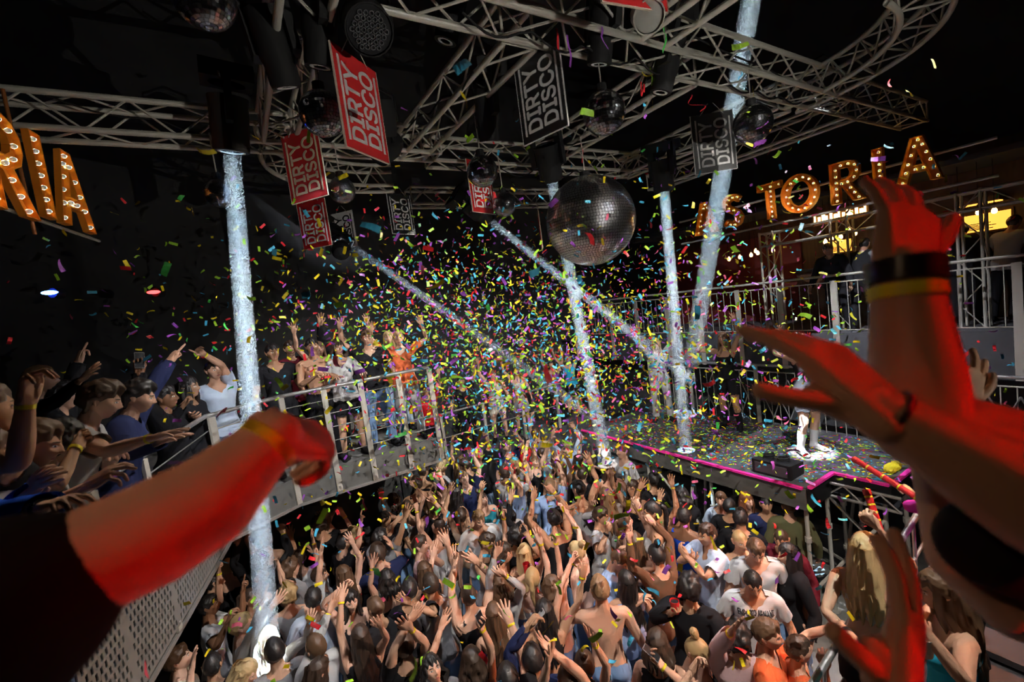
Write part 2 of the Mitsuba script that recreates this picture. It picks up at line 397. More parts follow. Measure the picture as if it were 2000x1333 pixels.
PARENT = {"spine": "pelvis", "chest": "spine", "neck": "chest", "head": "neck"}
for _n in "rl":
    PARENT.update({_n + "upper": "chest", _n + "fore": _n + "upper", _n + "hand": _n + "fore", _n + "thigh": "pelvis", _n + "shin": _n + "thigh", _n + "foot": _n + "shin"})
    for _fg in FING:
        PARENT.update({_n + _fg + "1": _n + "hand", _n + _fg + "2": _n + _fg + "1"})

def weights(T, V):
    D = np.empty((len(V), len(T["names"])))
    for i, n in enumerate(T["names"]):
        a, b, r = T["B"][n]
        a, b = np.array(a), np.array(b)
        ab = b - a
        t = np.clip(((V - a) @ ab) / (ab @ ab), 0, 1)
        D[:, i] = np.linalg.norm(V - (a + t[:, None] * ab), axis=1) - r
    hand = np.abs(V[:, 0]) > .735
    s = np.where(hand, .0045, np.where(np.abs(V[:, 0]) > .30, .018, .024))[:, None]
    w = np.exp(-(D - D.min(1, keepdims=True)) / s)
    w[w < .02] = 0
    hi, ni, ci = (T["names"].index(k) for k in ("head", "neck", "chest"))
    hz = (np.abs(V[:, 0]) < .13) & (V[:, 2] > 1.49)
    t = np.maximum(sst(1.50, 1.56, V[:, 2]), sst(.055, .075, V[:, 1]) * (V[:, 2] > 1.5))
    for i in range(w.shape[1]):
        if i not in (hi, ni):
            w[hz, i] = 0
    w[hz, hi], w[hz, ni] = t[hz], 1 - t[hz] + 1e-6
    return w / w.sum(1, keepdims=True)

def solve_arm(S, target, L1, L2, pole):
    """shoulder, wanted wrist, lengths, where the elbow goes -> (elbow, wrist)"""
    d = target - S
    L = np.linalg.norm(d)
    u = d / max(L, 1e-6)
    L = np.clip(L, abs(L1 - L2) + .05, (L1 + L2) * .995)
    a = (L1 * L1 - L2 * L2 + L * L) / (2 * L)
    h = math.sqrt(max(L1 * L1 - a * a, 0))
    p = pole - u * (pole @ u)
    p = p / (np.linalg.norm(p) + 1e-9)
    return S + u * a + p * h, S + u * L

CURL = {"open": (5, 8, 8, 8, 10), "relax": (18, 28, 32, 38, 44), "fist": (45, 92, 95, 95, 95), "point": (45, 4, 92, 96, 98), "grip": (35, 62, 64, 66, 68), "peace": (50, 3, 3, 95, 98), "horns": (50, 3, 95, 95, 3), "flat": (12, 3, 3, 3, 4)}

def pose(T, root, yaw, scale=1.0, lean=0.0, side=0.0, twist=0.0, head=(0, 0, 0), arms=None, legs=0.0, seed=0):
    """bone rotations and positions. yaw: 0 faces +y, positive turns left. head: (turn left, nod down, tilt). arms: {'r': (target wrist in world, pole, palm dir, curl, wrist bend), ...}"""
    rng = np.random.default_rng(seed)
    R, A, J = {}, {}, T["J"]
    Rz = rotv([0, 0, 1], yaw)
    R["pelvis"] = Rz @ rotv([1, 0, 0], -lean * .25)
    R["spine"] = Rz @ rotv([0, 0, 1], twist * .5) @ rotv([0, 1, 0], side * .5) @ rotv([1, 0, 0], -lean * .6)
    R["chest"] = Rz @ rotv([0, 0, 1], twist) @ rotv([0, 1, 0], side) @ rotv([1, 0, 0], -lean)
    h = R["chest"] if lean < .5 else Rz
    R["head"] = h @ rotv([0, 0, 1], head[0]) @ rotv([1, 0, 0], -head[1]) @ rotv([0, 1, 0], head[2])
    R["neck"] = h @ rotv([0, 0, 1], head[0] * .5) @ rotv([1, 0, 0], -head[1] * .5)
    for n, s in (("r", 1), ("l", -1)):
        b = legs * s
        R[n + "thigh"] = R["pelvis"] @ rotv([1, 0, 0], .06 + b) @ rotv([0, 1, 0], -s * .07)
        R[n + "shin"] = R["pelvis"] @ rotv([1, 0, 0], -.08 - abs(b) * .8) @ rotv([0, 1, 0], -s * .03)
        R[n + "foot"] = R["pelvis"] @ rotv([0, 0, 1], -s * .2)
    def place(n):
        p = PARENT[n]
        A[n] = A[p] + R[p] @ ((J[n] - J[p]) * scale)
    A["pelvis"] = np.zeros(3)
    for n in ("spine", "chest", "neck", "head", "rthigh", "rshin", "rfoot", "lthigh", "lshin", "lfoot"):
        place(n)
    low = min(A[n + "foot"][2] for n in "rl") - .085 * scale
    off = np.asarray(root, float) - [0, 0, low]
    for n in list(A):
        A[n] = A[n] + off
    for n, s in (("r", 1), ("l", -1)):
        place(n + "upper")
        ax = np.array([s, 0, 0.0])
        S = A[n + "upper"]
        L1, L2 = (.465 - T["sh"] + .005) * scale, .257 * scale
        side_w, fwd, upw = R["chest"] @ ax, Rz @ np.array([0, 1.0, 0]), np.array([0, 0, 1.0])
        spec = (arms or {}).get(n)
        if callable(spec):
            spec = spec(S, L1 + L2, Rz @ ax, fwd)
        if spec is None:
            spec = dict(at=S + (L1 + L2) * .97 * (-upw * .93 + side_w * (.24 + .1 * rng.random()) + fwd * (.05 + .2 * rng.random())), pole=-fwd + side_w * .3, palm=-side_w, curl="relax")
        at, pole = np.asarray(spec["at"], float), np.asarray(spec.get("pole", side_w * .8 - upw * .5 - fwd * .3), float)
        E, W = solve_arm(S, at, L1, L2, pole)
        lift = max(0, float((E - S)[2])) / L1
        A[n + "upper"] = S = S + (upw * .035 - side_w * .02) * lift * scale
        E = E + (upw * .035 - side_w * .02) * lift * scale
        Ru = swing(R["chest"] @ ax, E - S) @ R["chest"]
        Rf = swing(Ru @ ax, W - E) @ Ru
        palm = np.asarray(spec.get("palm", fwd), float)
        u = (W - E) / np.linalg.norm(W - E)
        have, want = Rf @ np.array([0, 0, -1.0]), palm - u * (palm @ u)
        ang = math.atan2(float(np.cross(have, want) @ u), float(have @ want)) if np.linalg.norm(want) > 1e-3 else 0
        R[n + "upper"], R[n + "fore"] = Ru, rotv(u, ang * .5) @ Rf
        bend = spec.get("bend", 0.0)
        Rh = rotv(u, ang) @ Rf
        Rh = Rh @ rotv([0, 1, 0], s * bend) @ rotv([0, 0, 1], s * spec.get("tilt", 0.0))
        R[n + "hand"] = Rh
        place(n + "fore")
        place(n + "hand")
        cu = spec.get("curl", "open")
        cu = CURL[cu] if isinstance(cu, str) else cu
        sp = spec.get("spread", 1.0 if spec.get("curl", "open") in ("open", "relax") else .3)
        for fn, c in zip(FING, cu):
            c = math.radians(c * (1 + .25 * rng.uniform(-1, 1)))
            if fn == "thumb":
                R1 = Rh @ rotv([0, 0, 1], -s * (.1 + c * .4)) @ rotv([1, 0, 0], c * .5)
                R2 = R1 @ rotv([0, 0, 1], -s * c * .7)
            else:
                spread = {"index": .14, "middle": .03, "ring": -.08, "pinky": -.18}[fn] * sp
                R1 = Rh @ rotv([0, 0, 1], s * spread) @ rotv([0, 1, 0], s * c)
                R2 = R1 @ rotv([0, 1, 0], s * c * 1.15)
            R[n + fn + "1"], R[n + fn + "2"] = R1, R2
            place(n + fn + "1")
            place(n + fn + "2")
    return R, A

def skin(T, RA, V, W, scale):
    R, A = RA
    out = np.zeros_like(V)
    for i, n in enumerate(T["names"]):
        w = W[:, i]
        m = w > 0
        if m.any():
            out[m] += w[m, None] * ((V[m] - T["J"][n]) * scale @ R[n].T + A[n])
    return out

# ---- clothes and hair, cut from the template at rest
def clip(v, f, attrs, phi):
    """cuts a mesh along phi = 0 and keeps phi > 0; attrs are cut with it"""
    pos = phi > 0
    k = pos[f].sum(1)
    out_f = [f[k == 3]]
    newv, newa, index, n0 = [], [[] for _ in attrs], {}, len(v)
    def cut(i, j):
        e = (min(i, j), max(i, j))
        if e not in index:
            t = phi[e[0]] / (phi[e[0]] - phi[e[1]])
            index[e] = n0 + len(newv)
            newv.append(v[e[0]] * (1 - t) + v[e[1]] * t)
            for q, a in zip(newa, attrs):
                q.append(a[e[0]] * (1 - t) + a[e[1]] * t)
        return index[e]
    tri = []
    for t, c in zip(f[(k == 1) | (k == 2)], k[(k == 1) | (k == 2)]):
        for r in range(3):
            a, b, d = t[r], t[(r + 1) % 3], t[(r + 2) % 3]
            if c == 1 and pos[a]:
                tri.append((a, cut(a, b), cut(a, d)))
            if c == 2 and not pos[a]:
                p, q = cut(a, b), cut(a, d)
                tri += [(p, b, d), (p, d, q)]
    if tri:
        out_f.append(np.array(tri))
    f = np.vstack(out_f)
    if newv:
        v = np.vstack([v, newv])
        attrs = [np.vstack([a, q]) for a, q in zip(attrs, newa)]
    ids, inv = np.unique(f, return_inverse=True)
    return v[ids], inv.reshape(-1, 3), [a[ids] for a in attrs]

def cloth(T, kind, fold=.006, seed=3):
    V, F, N = T["v"], T["f"], T["n"]
    x, y, z = V.T
    ax = np.abs(x)
    mn = lambda *a: np.minimum.reduce([np.broadcast_to(q, z.shape) for q in a])  # noqa: E731
    neck = lambda r, front=0: np.hypot(x, (z - 1.52) * (1 - front * (y > 0))) - r  # noqa: E731
    off, relax = .010, 2
    if kind == "tee":
        phi, off, relax = mn(z - .86, 1.50 - z, .365 - ax, neck(.095, .2)), .015, 4
    elif kind == "shirt":
        phi, off, relax = mn(z - .84, 1.51 - z, .38 - ax, np.where(y > 0, np.maximum(ax * 1.6 - .05, 1.40 - z), neck(.075))), .018, 3
    elif kind == "longsleeve":
        phi, off, relax = mn(z - .86, 1.50 - z, .70 - ax, neck(.09)), .014, 3
    elif kind == "hoodie":
        phi, off, relax = mn(z - .84, 1.53 - z, .71 - ax, neck(.07)), .026, 4
    elif kind == "tank":
        phi = mn(z - .90, (.15 - ax) * .7 + .3 * (1.40 - z) * (ax > .09), neck(.115, .35), 1.475 - z)
        off, relax = .010, 3
    elif kind == "crop":
        phi, off = mn(z - 1.16, .17 - ax - .5 * (z - 1.28) * (z > 1.28), np.maximum(1.34 - z, mn(neck(.13, .2), ax - .09, .14 - ax))), .008
    elif kind == "cropsleeve":
        phi, off = mn(z - 1.13, 1.44 - z, .70 - ax, neck(.12, .2)), .009
    elif kind == "bandeau":
        phi, off = mn(z - 1.19, .155 - ax, 1.325 - z), .008
    elif kind == "offshoulder":
        phi, off, relax = mn(z - 1.04, 1.392 - z + .0 * ax, .40 - ax), .024, 3
    elif kind == "dress":
        phi, off = mn(z - .90, .165 - ax - .5 * (z - 1.28) * (z > 1.28), np.maximum(1.33 - z, mn(neck(.14, .2), ax - .095, .125 - ax))), .010
    elif kind == "trousers":
        phi, off, relax = mn(z - .09, 1.02 - z, .30 - ax), .013, 3
    elif kind == "shorts":
        phi, off, relax = mn(z - .64, 1.03 - z, .30 - ax), .018, 3
    elif kind == "shoes":
        phi, off, relax = mn(.105 - z, .30 - ax), .007, 0
    elif kind == "boots":
        phi, off, relax = mn(.33 - z, .30 - ax), .010, 0
    o = off + fold * (mk_fbm(V * 9 + seed) - .5) * (2 if off > .012 else .8)
    if kind in ("tee", "shirt", "hoodie", "longsleeve", "tank"):
        o = o + .018 * sst(1.2, .9, z) * (ax < .25) - .006 * sst(1.15, 1.0, z) * np.abs(np.sin(z * 40 + x * 12))
    if kind in ("tee", "shirt"):
        o = o + .012 * sst(.24, .36, ax)
    if kind == "trousers":
        o = o + .016 * sst(.5, .12, z)
    v, f, (w, o, n) = clip(V, F, [T["w"], o[:, None], N], phi)
    e = np.vstack([f[:, [0, 1]], f[:, [1, 2]], f[:, [2, 0]]])
    for _ in range(relax):
        acc, cnt = np.zeros_like(v), np.zeros(len(v))
        for i, j in ((0, 1), (1, 0)):
            np.add.at(acc, e[:, i], v[e[:, j]])
            np.add.at(cnt, e[:, i], 1)
        flat = (v[:, 2] > 1.42) | (v[:, 2] < .15)
        v = v + (acc / np.maximum(cnt, 1)[:, None] - v) * np.where(flat, .15, .5)[:, None]
    n = n / (np.linalg.norm(n, axis=1, keepdims=True) + 1e-9)
    return v + n * o, f, w

def skirt(T, top, bottom, flare, thick=.012, seed=5):
    """a hanging tube around the hips"""
    ns, nz = 36, 9
    a = np.arange(ns) * 2 * np.pi / ns
    rows = []
    for k in range(nz):
        t = k / (nz - 1)
        z = top + (bottom - top) * t
        rx, ry = (.145 + .025 * min(1, t * 2) + flare * t, .118 + .025 * min(1, t * 2) + flare * t)
        wob = 1 + .05 * t * np.sin(a * 7 + seed) + .02 * np.sin(a * 3 + k)
        rows.append(np.stack([rx * wob * np.cos(a), ry * wob * np.sin(a) - .01, np.full(ns, z)], 1))
    v = np.vstack(rows)
    i, j = np.meshgrid(np.arange(nz - 1), np.arange(ns), indexing="ij")
    q = np.stack([i * ns + j, i * ns + (j + 1) % ns, (i + 1) * ns + (j + 1) % ns, (i + 1) * ns + j], -1).reshape(-1, 4)
    f = np.vstack([q[:, [0, 2, 1]], q[:, [0, 3, 2]]])
    w = np.zeros((len(v), len(T["names"])))
    t = sst(.80, .55, v[:, 2])[:, None] * .5
    pi, ri, li = (T["names"].index(k) for k in ("pelvis", "rthigh", "lthigh"))
    right = sst(-.06, .06, v[:, 0])[:, None]
    w[:, [pi]], w[:, [ri]], w[:, [li]] = 1 - t, t * right, t * (1 - right)
    return v, f, w

def hair(T, kind, seed=1):
    hv, hf = T["head"]
    p = hv - HEAD_C
    x, y, z = p.T
    side = np.abs(x)
    line = .052 - .9 * np.clip(.055 - y, 0, .11) - .06 * (y < -.03)      # hairline: high over the face, falling behind the ears to the nape
    line = np.where(y < -.045, -.062, line)
    line = line + .012 * np.sin(x * 160 + seed) * (y > .04)
    if kind == "bald":
        thick = .0015
    else:
        thick = {"short": .014, "quiff": .016, "buzz": .005, "long": .018, "bob": .02, "curly": .034, "pony": .013, "bun": .013, "mop": .026}[kind]
    g = sst(-.004, .03, z - line)
    n = p / np.linalg.norm(p / np.array([.075, .096, .117]), axis=1, keepdims=True)
    n /= np.linalg.norm(n, axis=1, keepdims=True)
    o = thick * g
    if kind in ("short", "mop", "quiff", "curly", "long", "bob"):
        fr = {"curly": 55, "mop": 40}.get(kind, 70)
        o = o + g * thick * (1.3 if kind == "curly" else .7) * (mk_fbm(p * fr + seed * 7) - .5) * 1.6
    if kind in ("quiff", "short"):
        o = o + g * .016 * sst(.02, .07, y) * sst(.04, .09, z) * (1.4 if kind == "quiff" else .7)
        o = o * (1 - .45 * sst(.0, -.06, z))
    if kind == "mop":
        o = o + g * .012 * sst(.0, .06, y)
    v = p + n * (o + .0005)[:, None] + HEAD_C
    W0 = np.zeros((len(v), len(T["names"])))
    W0[:, T["names"].index("head")] = 1
    v, f, (w,) = clip(v, hf, [W0], z - line + .008)
    sets = [(v, f, w)]
    if kind in ("long", "bob", "pony", "bun"):
        rng = np.random.default_rng(seed)
        if kind in ("long", "bob"):
            end = {"long": 1.16 + .12 * rng.random(), "bob": 1.50}[kind]
            na, nz = 40, 22
            ang = np.linspace(-.30 * np.pi, 1.30 * np.pi, na) + np.pi            # around the back, open to the face
            rows = []
            for k in range(nz):
                t = k / (nz - 1)
                zz = 1.70 + (end - 1.70) * t
                rx = .082 + .018 * sst(0, .3, t) + .035 * sst(.35, .75, t) - .035 * sst(.8, 1, t)
                ry = .098 + .012 * sst(0, .3, t) - .006 * sst(.5, 1, t)
                cy = -.012 - .02 * sst(.4, 1, t)
                strand = .006 * np.sin(ang * 17 + 1.5 * np.sin(t * 9 + seed)) + .005 * np.sin(ang * 7 + t * 8 + seed) + .012 * t * np.sin(t * 14 + ang * 2 + seed) * .6
                jag = .05 * t ** 4 * np.sin(ang * 11 + seed)
                a2 = (ang - np.pi) * (1 - .18 * sst(.45, .9, t)) + .0
                c, s_ = np.cos(a2 + np.pi * .5 + np.pi), np.sin(a2 + np.pi * .5 + np.pi)
                a3 = np.linspace(-.30 * np.pi, 1.30 * np.pi, na)
                mid = .5 * np.pi
                a3 = mid + (a3 - mid) * (1 - .22 * sst(.3, .8, t))
                rows.append(np.stack([(rx + strand) * np.cos(a3), cy - (ry + strand) * np.sin(a3), np.full(na, zz) + jag], 1))
            outer = np.vstack(rows)
            cen = np.array([0, -.02, 0])
            inner = (outer - cen) * [.80, .80, 1] + cen
            inner[:, 2] -= .004
            V = np.vstack([outer, inner])
            i, j = np.meshgrid(np.arange(nz - 1), np.arange(na - 1), indexing="ij")
            q = np.stack([i * na + j, i * na + j + 1, (i + 1) * na + j + 1, (i + 1) * na + j], -1).reshape(-1, 4)
            M_ = nz * na
            side_q = []
            for jj in (0, na - 1):
                for k in range(nz - 1):
                    a, b = k * na + jj, (k + 1) * na + jj
                    side_q.append([a, b, b + M_, a + M_] if jj == 0 else [a, a + M_, b + M_, b])
            for k in range(na - 1):
                a, b = (nz - 1) * na + k, (nz - 1) * na + k + 1
                side_q.append([a, b, b + M_, a + M_])
            q = np.vstack([q, q[:, ::-1] + M_, np.array(side_q)])
            F = np.vstack([q[:, [0, 1, 2]], q[:, [0, 2, 3]]])
            W = np.zeros((len(V), len(T["names"])))
            th = sst(1.36, 1.50, V[:, 2])
            W[:, T["names"].index("head")], W[:, T["names"].index("chest")] = th, 1 - th
            sets.append((V, F, W))
        else:
            balls = [((0, -.095, 1.70), .03), ((0, -.12, 1.69), .026), ((.005, -.135, 1.60), .028), ((-.005, -.12, 1.50), .024), ((.01, -.115, 1.40), .012)] if kind == "pony" else [((0, -.04, 1.765), .034), ((0, -.06, 1.79), .036)]
            ms = union([hullm(a, b) for a, b in zip(balls, balls[1:])]).refine_to_length(.02)
            t = to_tm(ms)
            V = np.array(t.vertices)
            V = V + (mk_fbm(V * 60)[:, None] - .5) * .012
            W = np.zeros((len(V), len(T["names"])))
            W[:, T["names"].index("head")] = 1
            sets.append((V, np.array(t.faces), W))
    n0, VV, FF, WW = 0, [], [], []
    for v, f, w in sets:
        VV.append(v), FF.append(f + n0), WW.append(w)
        n0 += len(v)
    return np.vstack(VV), np.vstack(FF), np.vstack(WW)

def face_bits(T):
    """eyes, brows and lips: thin shapes lying on the face of the template"""
    hv, hf = T["head"]
    p = hv - HEAD_C
    front = p[:, 1] > .03
    
    from scipy.spatial import cKDTree
    tree = cKDTree(p[front][:, [0, 2]])
    py = p[front][:, 1]
    def depth(x, z):
        d, i = tree.query(np.stack([x, z], 1), k=4)
        w = 1 / (d + .002)
        return (py[i] * w).sum(1) / w.sum(1)
    def patch(out, lift):
        out = np.asarray(out, float)
        c = out.mean(0)
        pts = np.vstack([[c], (out + c) / 2, out])
        n = len(out)
        y = depth(pts[:, 0], pts[:, 1]) + np.r_[lift, np.full(n, lift), np.full(n, lift * .3)]
        f = [[0, 1 + k, 1 + (k + 1) % n] for k in range(n)]
        for k in range(n):
            a, b = 1 + k, 1 + (k + 1) % n
            f += [[a, a + n, b + n], [a, b + n, b]]
        v = np.stack([pts[:, 0], y, pts[:, 1]], 1) + HEAD_C
        f = np.array(f)
        nrm = np.cross(v[f[:, 1]] - v[f[:, 0]], v[f[:, 2]] - v[f[:, 0]]).sum(0)
        return v, (f if nrm[1] > 0 else f[:, ::-1])
    a = np.arange(12) * np.pi / 6
    ell = lambda cx, cz, rx, rz: np.stack([cx + rx * np.cos(a), cz + rz * np.sin(a)], 1)  # noqa: E731
    out = {}
    out["eye"] = [patch(ell(s * .030, EYE_Z, .0135, .0062), .0042) for s in (1, -1)]
    out["iris"] = [patch(ell(s * .030, EYE_Z, .0058, .0056), .0056) for s in (1, -1)]
    out["eyebrow"] = [patch(np.stack([s * (.030 + .019 * np.cos(a)), .0265 + .0032 * np.sin(a) + .003 * np.cos(a) * 0 - 3.0 * (.019 * np.cos(a)) ** 2], 1), .0030) for s in (1, -1)]
    out["lips"] = [patch(np.stack([.021 * np.cos(a), -.0575 + (.0092 * np.sin(a)) * (1 - .3 * np.abs(np.cos(a)))], 1), .0022)]
    W = lambda v: np.eye(len(T["names"]))[np.full(len(v), T["names"].index("head"))]  # noqa: E731
    return {k: [(v, f, W(v)) for v, f in lst] for k, lst in out.items()}
# ------------------------------------------------------------------ the hall
def struct(name, mesh, mat, label, parent=None, smooth=False):
    k = add(name, mesh, mat, parent, smooth)
    if parent is None:
        tag(k, label, None, None, "structure")
    return k
struct("floor", box((-6, -3, -.1), (11.5, 11, 0)), "floor", "grey dance floor under the crowd")
struct("ceiling", box((-6, -3, 13.5), (11.5, 11, 13.6)), "ceiling_dark", "dark ceiling far above the trusses")
struct("wall_left", box((-6.1, -3, 0), (-6, 11, 13.5)), "wall_dark", "black wall behind the left balcony")
struct("wall_far", box((-6, 10.9, 0), (11.5, 11, 13.5)), "wall_dark", "black wall at the far end of the hall")
struct("wall_right", box((11.4, -3, 0), (11.5, 11, 13.5)), "wall_dark", "dark wall behind the bar on the right balcony")
struct("wall_back", box((-6, -3.1, 0), (11.5, -3, 13.5)), "wall_dark", "black wall behind the photographer")
struct("wall_under_balcony", box((-6, 8.6, 0), (2.2, 8.7, 2.72)), "wall_dark", "black wall under the far balcony")

# the left balcony: its edge turns from the near side round to the far side
RAIL = [np.array(p) for p in ((-1.45, .6), (-.92, 3.55), (-.78, 4.20), (-.46, 5.72), (.28, 6.14), (1.25, 6.14), (2.22, 6.14))]
edge = [tuple(p) for p in RAIL] + [(2.22, 10.9), (-6, 10.9), (-6, .6)]
slab = trimesh.creation.extrude_polygon(sg.Polygon(edge), .2, engine="earcut")
slab.apply_translation([0, 0, 2.80])
balcony = struct("floor_balcony", slab, "concrete", "floor of the left balcony")
def along(a, b, lo, hi, thick, z0, z1, out=0.0):
    """a box along the line a-b in plan, from lo to hi of its length"""
    a, b = np.asarray(a, float), np.asarray(b, float)
    d = (b - a) / np.linalg.norm(b - a)
    n = np.array([d[1], -d[0]])
    p, q = a + (b - a) * lo + n * out, a + (b - a) * hi + n * out
    pts = [np.r_[c + n * o, z] for c in (p, q) for o in (0, thick) for z in (z0, z1)]
    return tm_of(m3d.Manifold.hull_points(np.array(pts)))
for i, (a, b) in enumerate(zip(RAIL, RAIL[1:])):
    add("fascia_panel", along(a, b, 0, 1, .03, 2.72, 3.06), "fascia", balcony)
    add("edge_trim", along(a, b, 0, 1, .045, 2.70, 2.735), "aluminium", balcony)
rail = thing("balustrade", "metal balustrade with round top rail and wires along the left balcony edge", "railing")
for i, (a, b) in enumerate(zip(RAIL, RAIL[1:])):
    d = (b - a) / np.linalg.norm(b - a)
    n = np.array([d[1], -d[0]]) * .05
    add("top_rail", tube(np.r_[a + n * .3, 4.1], np.r_[b + n * .3, 4.1], .024, 10), "chrome", rail, True)
    if i > 0 or True:
        for z in (3.22, 3.40, 3.58, 3.76, 3.94):
            add("wire", tube(np.r_[a + n * .3, z], np.r_[b + n * .3, z], .012 if i < 2 and z < 3.5 else .006, 6), "aluminium", rail, True)
def perforated(a, b, z0, z1, step=.052, hole=.030):
    L = float(np.linalg.norm(b - a))
    H = z1 - z0
    plate = sg.box(0, 0, L, H)
    holes = []
    r = 0
    y = .045
    while y < H - .04:
        x = .04 + (step / 2 if r % 2 else 0)
        while x < L - .04:
            holes.append(sg.box(x - hole * .38, y - hole * .7, x + hole * .38, y + hole * .7))
            x += step
        y += .058
        r += 1
    from shapely import union_all
    m = trimesh.creation.extrude_polygon(plate.difference(union_all(holes)), .006, engine="earcut")
    d = (b - a) / L
    M = np.eye(4)
    M[:3, 0], M[:3, 1], M[:3, 2], M[:3, 3] = [*d, 0], [0, 0, 1], [d[1], -d[0], 0], [*a, z0]
    m.apply_transform(M)
    return m
for i, (a, b) in enumerate(zip(RAIL[:3], RAIL[1:4])):
    n = np.array([(b - a)[1], -(b - a)[0]]) / np.linalg.norm(b - a)
    lo = a + (b - a) * (.55 if i == 0 else 0)
    add("perforated_panel", perforated(lo + n * .05, b + n * .05, 2.78, 3.42), "aluminium", rail)
for i, (a, b) in enumerate(zip(RAIL, RAIL[1:])):
    d = (b - a) / np.linalg.norm(b - a)
    n = np.array([d[1], -d[0]])
    for t in ((.45, .995) if i == 0 else (.995,) if i in (1, 2) else (.06, .995) if i == 3 else (.52, .995)):
        c = a + (b - a) * t
        pts = [np.r_[c + d * s * .035 + n * o, z] for s in (-1, 1) for o in (.035, .055) for z in (2.74, 4.08)]
        post = add("post", tm_of(m3d.Manifold.hull_points(np.array(pts))), "post", rail)
        add("bolt", tube(np.r_[c + n * .05, 2.80], np.r_[c + n * .063, 2.80], .012, 8), "chrome", post)

# the low platform in front of the far wall, with its own rail
plat = struct("floor_platform", box((2.3, 8.9, 0), (8, 10.9, 1.62)), "deck", "low platform at the far end")
rail = thing("platform_rail", "thin metal rail across the far platform behind the dance floor", "railing")
add("top_rail", tube((2.3, 8.85, 2.72), (7.4, 8.85, 2.72), .02, 8), "chrome", rail, True)
add("wire", tube((2.3, 8.85, 2.2), (7.4, 8.85, 2.2), .012, 6), "aluminium", rail, True)
for x in np.arange(2.3, 7.5, 1.02):
    add("post", box((x - .03, 8.83, 1.62), (x + .03, 8.87, 2.72)), "post", rail)

# the upper balcony on the right, behind the stage
UX = 8.28
struct("floor_upper_balcony", box((UX, -2.5, 3.5), (11.4, 10.9, 3.64)), "dark_grey", "floor of the right balcony")
struct("trim_upper_balcony", box((UX - .03, -2.5, 3.02), (UX, 9.6, 3.66)), "dark_grey", "dark fascia of the right balcony")
struct("wall_under_upper_balcony", box((UX + .5, -2.5, 0), (UX + .6, 10.9, 3.5)), "wall_dark", "black wall below the right balcony")
rail = thing("upper_balustrade", "steel balustrade with upright bars along the upper right balcony", "railing")
add("top_rail", tube((UX, -2.4, 4.60), (UX, 9.5, 4.60), .022, 10), "steel", rail, True)
add("lower_rail", box((UX - .008, -2.4, 4.48), (UX + .008, 9.5, 4.50)), "steel", rail)
add("lower_rail", box((UX - .008, -2.4, 3.70), (UX + .008, 9.5, 3.715)), "steel", rail)
bar0 = None
for k, y in enumerate(np.arange(-1.4, 9.4, .142)):
    if bar0 is None:
        bar0 = add("baluster", tube((UX, y, 3.71), (UX, y, 4.49), .0065, 6), "steel", rail, True)
    else:
        again("baluster", bar0, TF4().translate([0, float(k * .142), 0]), rail)
for y in (-.9, .28, 1.46, 2.62, 3.46, 4.30, 5.1, 5.95, 6.8, 7.7, 8.6):
    add("post", box((UX - .06, y - .045, 3.02), (UX - .04, y + .045, 4.52)), "post", rail)

# ------------------------------------------------------------------ the stage deck on scaffold legs
DZ = 2.0
deck_plan = [(5.82, 7.3), (5.82, 2.92), (6.5, 2.92), (6.5, 2.28), (7.3, 2.28), (7.3, 1.2), (8.15, 1.2), (8.15, 7.3)]
m = trimesh.creation.extrude_polygon(sg.Polygon(deck_plan), .10, engine="earcut")
m.apply_translation([0, 0, DZ - .10])
stage = thing("stage", "black stage deck with pink taped edge, strewn with confetti, on scaffold legs", "stage")
add("deck", m, "deck", stage)
add("front_board", box((5.80, 2.92, DZ - .30), (5.82, 7.3, DZ - .02)), "fascia", stage)
add("front_board", box((5.82, 2.90, DZ - .30), (6.48, 2.92, DZ - .02)), "black", stage)
add("front_board", box((6.48, 2.26, DZ - .26), (6.5, 2.90, DZ - .02)), "black", stage)
add("front_board", box((6.5, 2.26, DZ - .26), (7.3, 2.28, DZ - .02)), "black", stage)
for a, b in (((5.80, 2.95), (5.80, 5.75)), ((5.80, 5.75), (5.80, 7.3)), ((5.86, 2.90), (6.5, 2.90)), ((6.5, 2.92), (6.5, 2.28)), ((6.56, 2.27), (7.3, 2.27)), ((7.3, 2.28), (7.3, 1.3))):
    a, b = np.array(a), np.array(b)
    d = (b - a) / np.linalg.norm(b - a)
    n = np.array([d[1], -d[0]]) * .028
    add("pink_tape", tm_of(m3d.Manifold.hull_points(np.array([np.r_[p + s * n, z] for p in (a, b) for s in (-1, 1) for z in (DZ - .022, DZ + .006)]))), "pink_tape", stage, label="bright pink tape along the deck edge")
for x, y in ((5.90, 2.98), (5.88, 4.35), (5.88, 5.62), (5.88, 7.1), (6.42, 2.96), (6.56, 2.36), (7.2, 2.36), (7.2, 4.3), (7.2, 5.7), (7.2, 3.1), (8.0, 1.4), (8.0, 3.2), (8.0, 5.4)):
    leg = add("leg", tube((x, y, .02), (x, y, DZ - .1), .026, 10), "steel", stage, True)
    for z in (.55, 1.25):
        add("clamp", tube((x, y, z - .035), (x, y, z + .035), .042, 8), "steel", leg)
    add("foot", tube((x, y, 0), (x, y, .02), .07, 10), "steel", leg)
for a, b in (((5.90, 2.98, 1.25), (7.2, 3.1, .3)), ((5.90, 2.98, .5), (6.56, 2.36, 1.5)), ((5.88, 4.35, .6), (5.88, 5.62, 1.75)), ((5.88, 4.35, 1.25), (7.2, 4.3, 1.25)), ((6.42, 2.96, 1.7), (7.2, 2.36, .4)), ((6.56, 2.36, 1.25), (7.2, 2.36, .55)),
             ((5.88, 5.62, 1.3), (7.2, 5.7, 1.3)), ((6.5, 5.0, .5), (6.1, 4.6, 1.7)), ((5.62, 4.55, 1.28), (6.4, 5.05, 1.66)), ((7.2, 3.1, .4), (8.0, 3.2, 1.6))):
    add("brace", tube(a, b, .022, 8), "steel", stage, True)
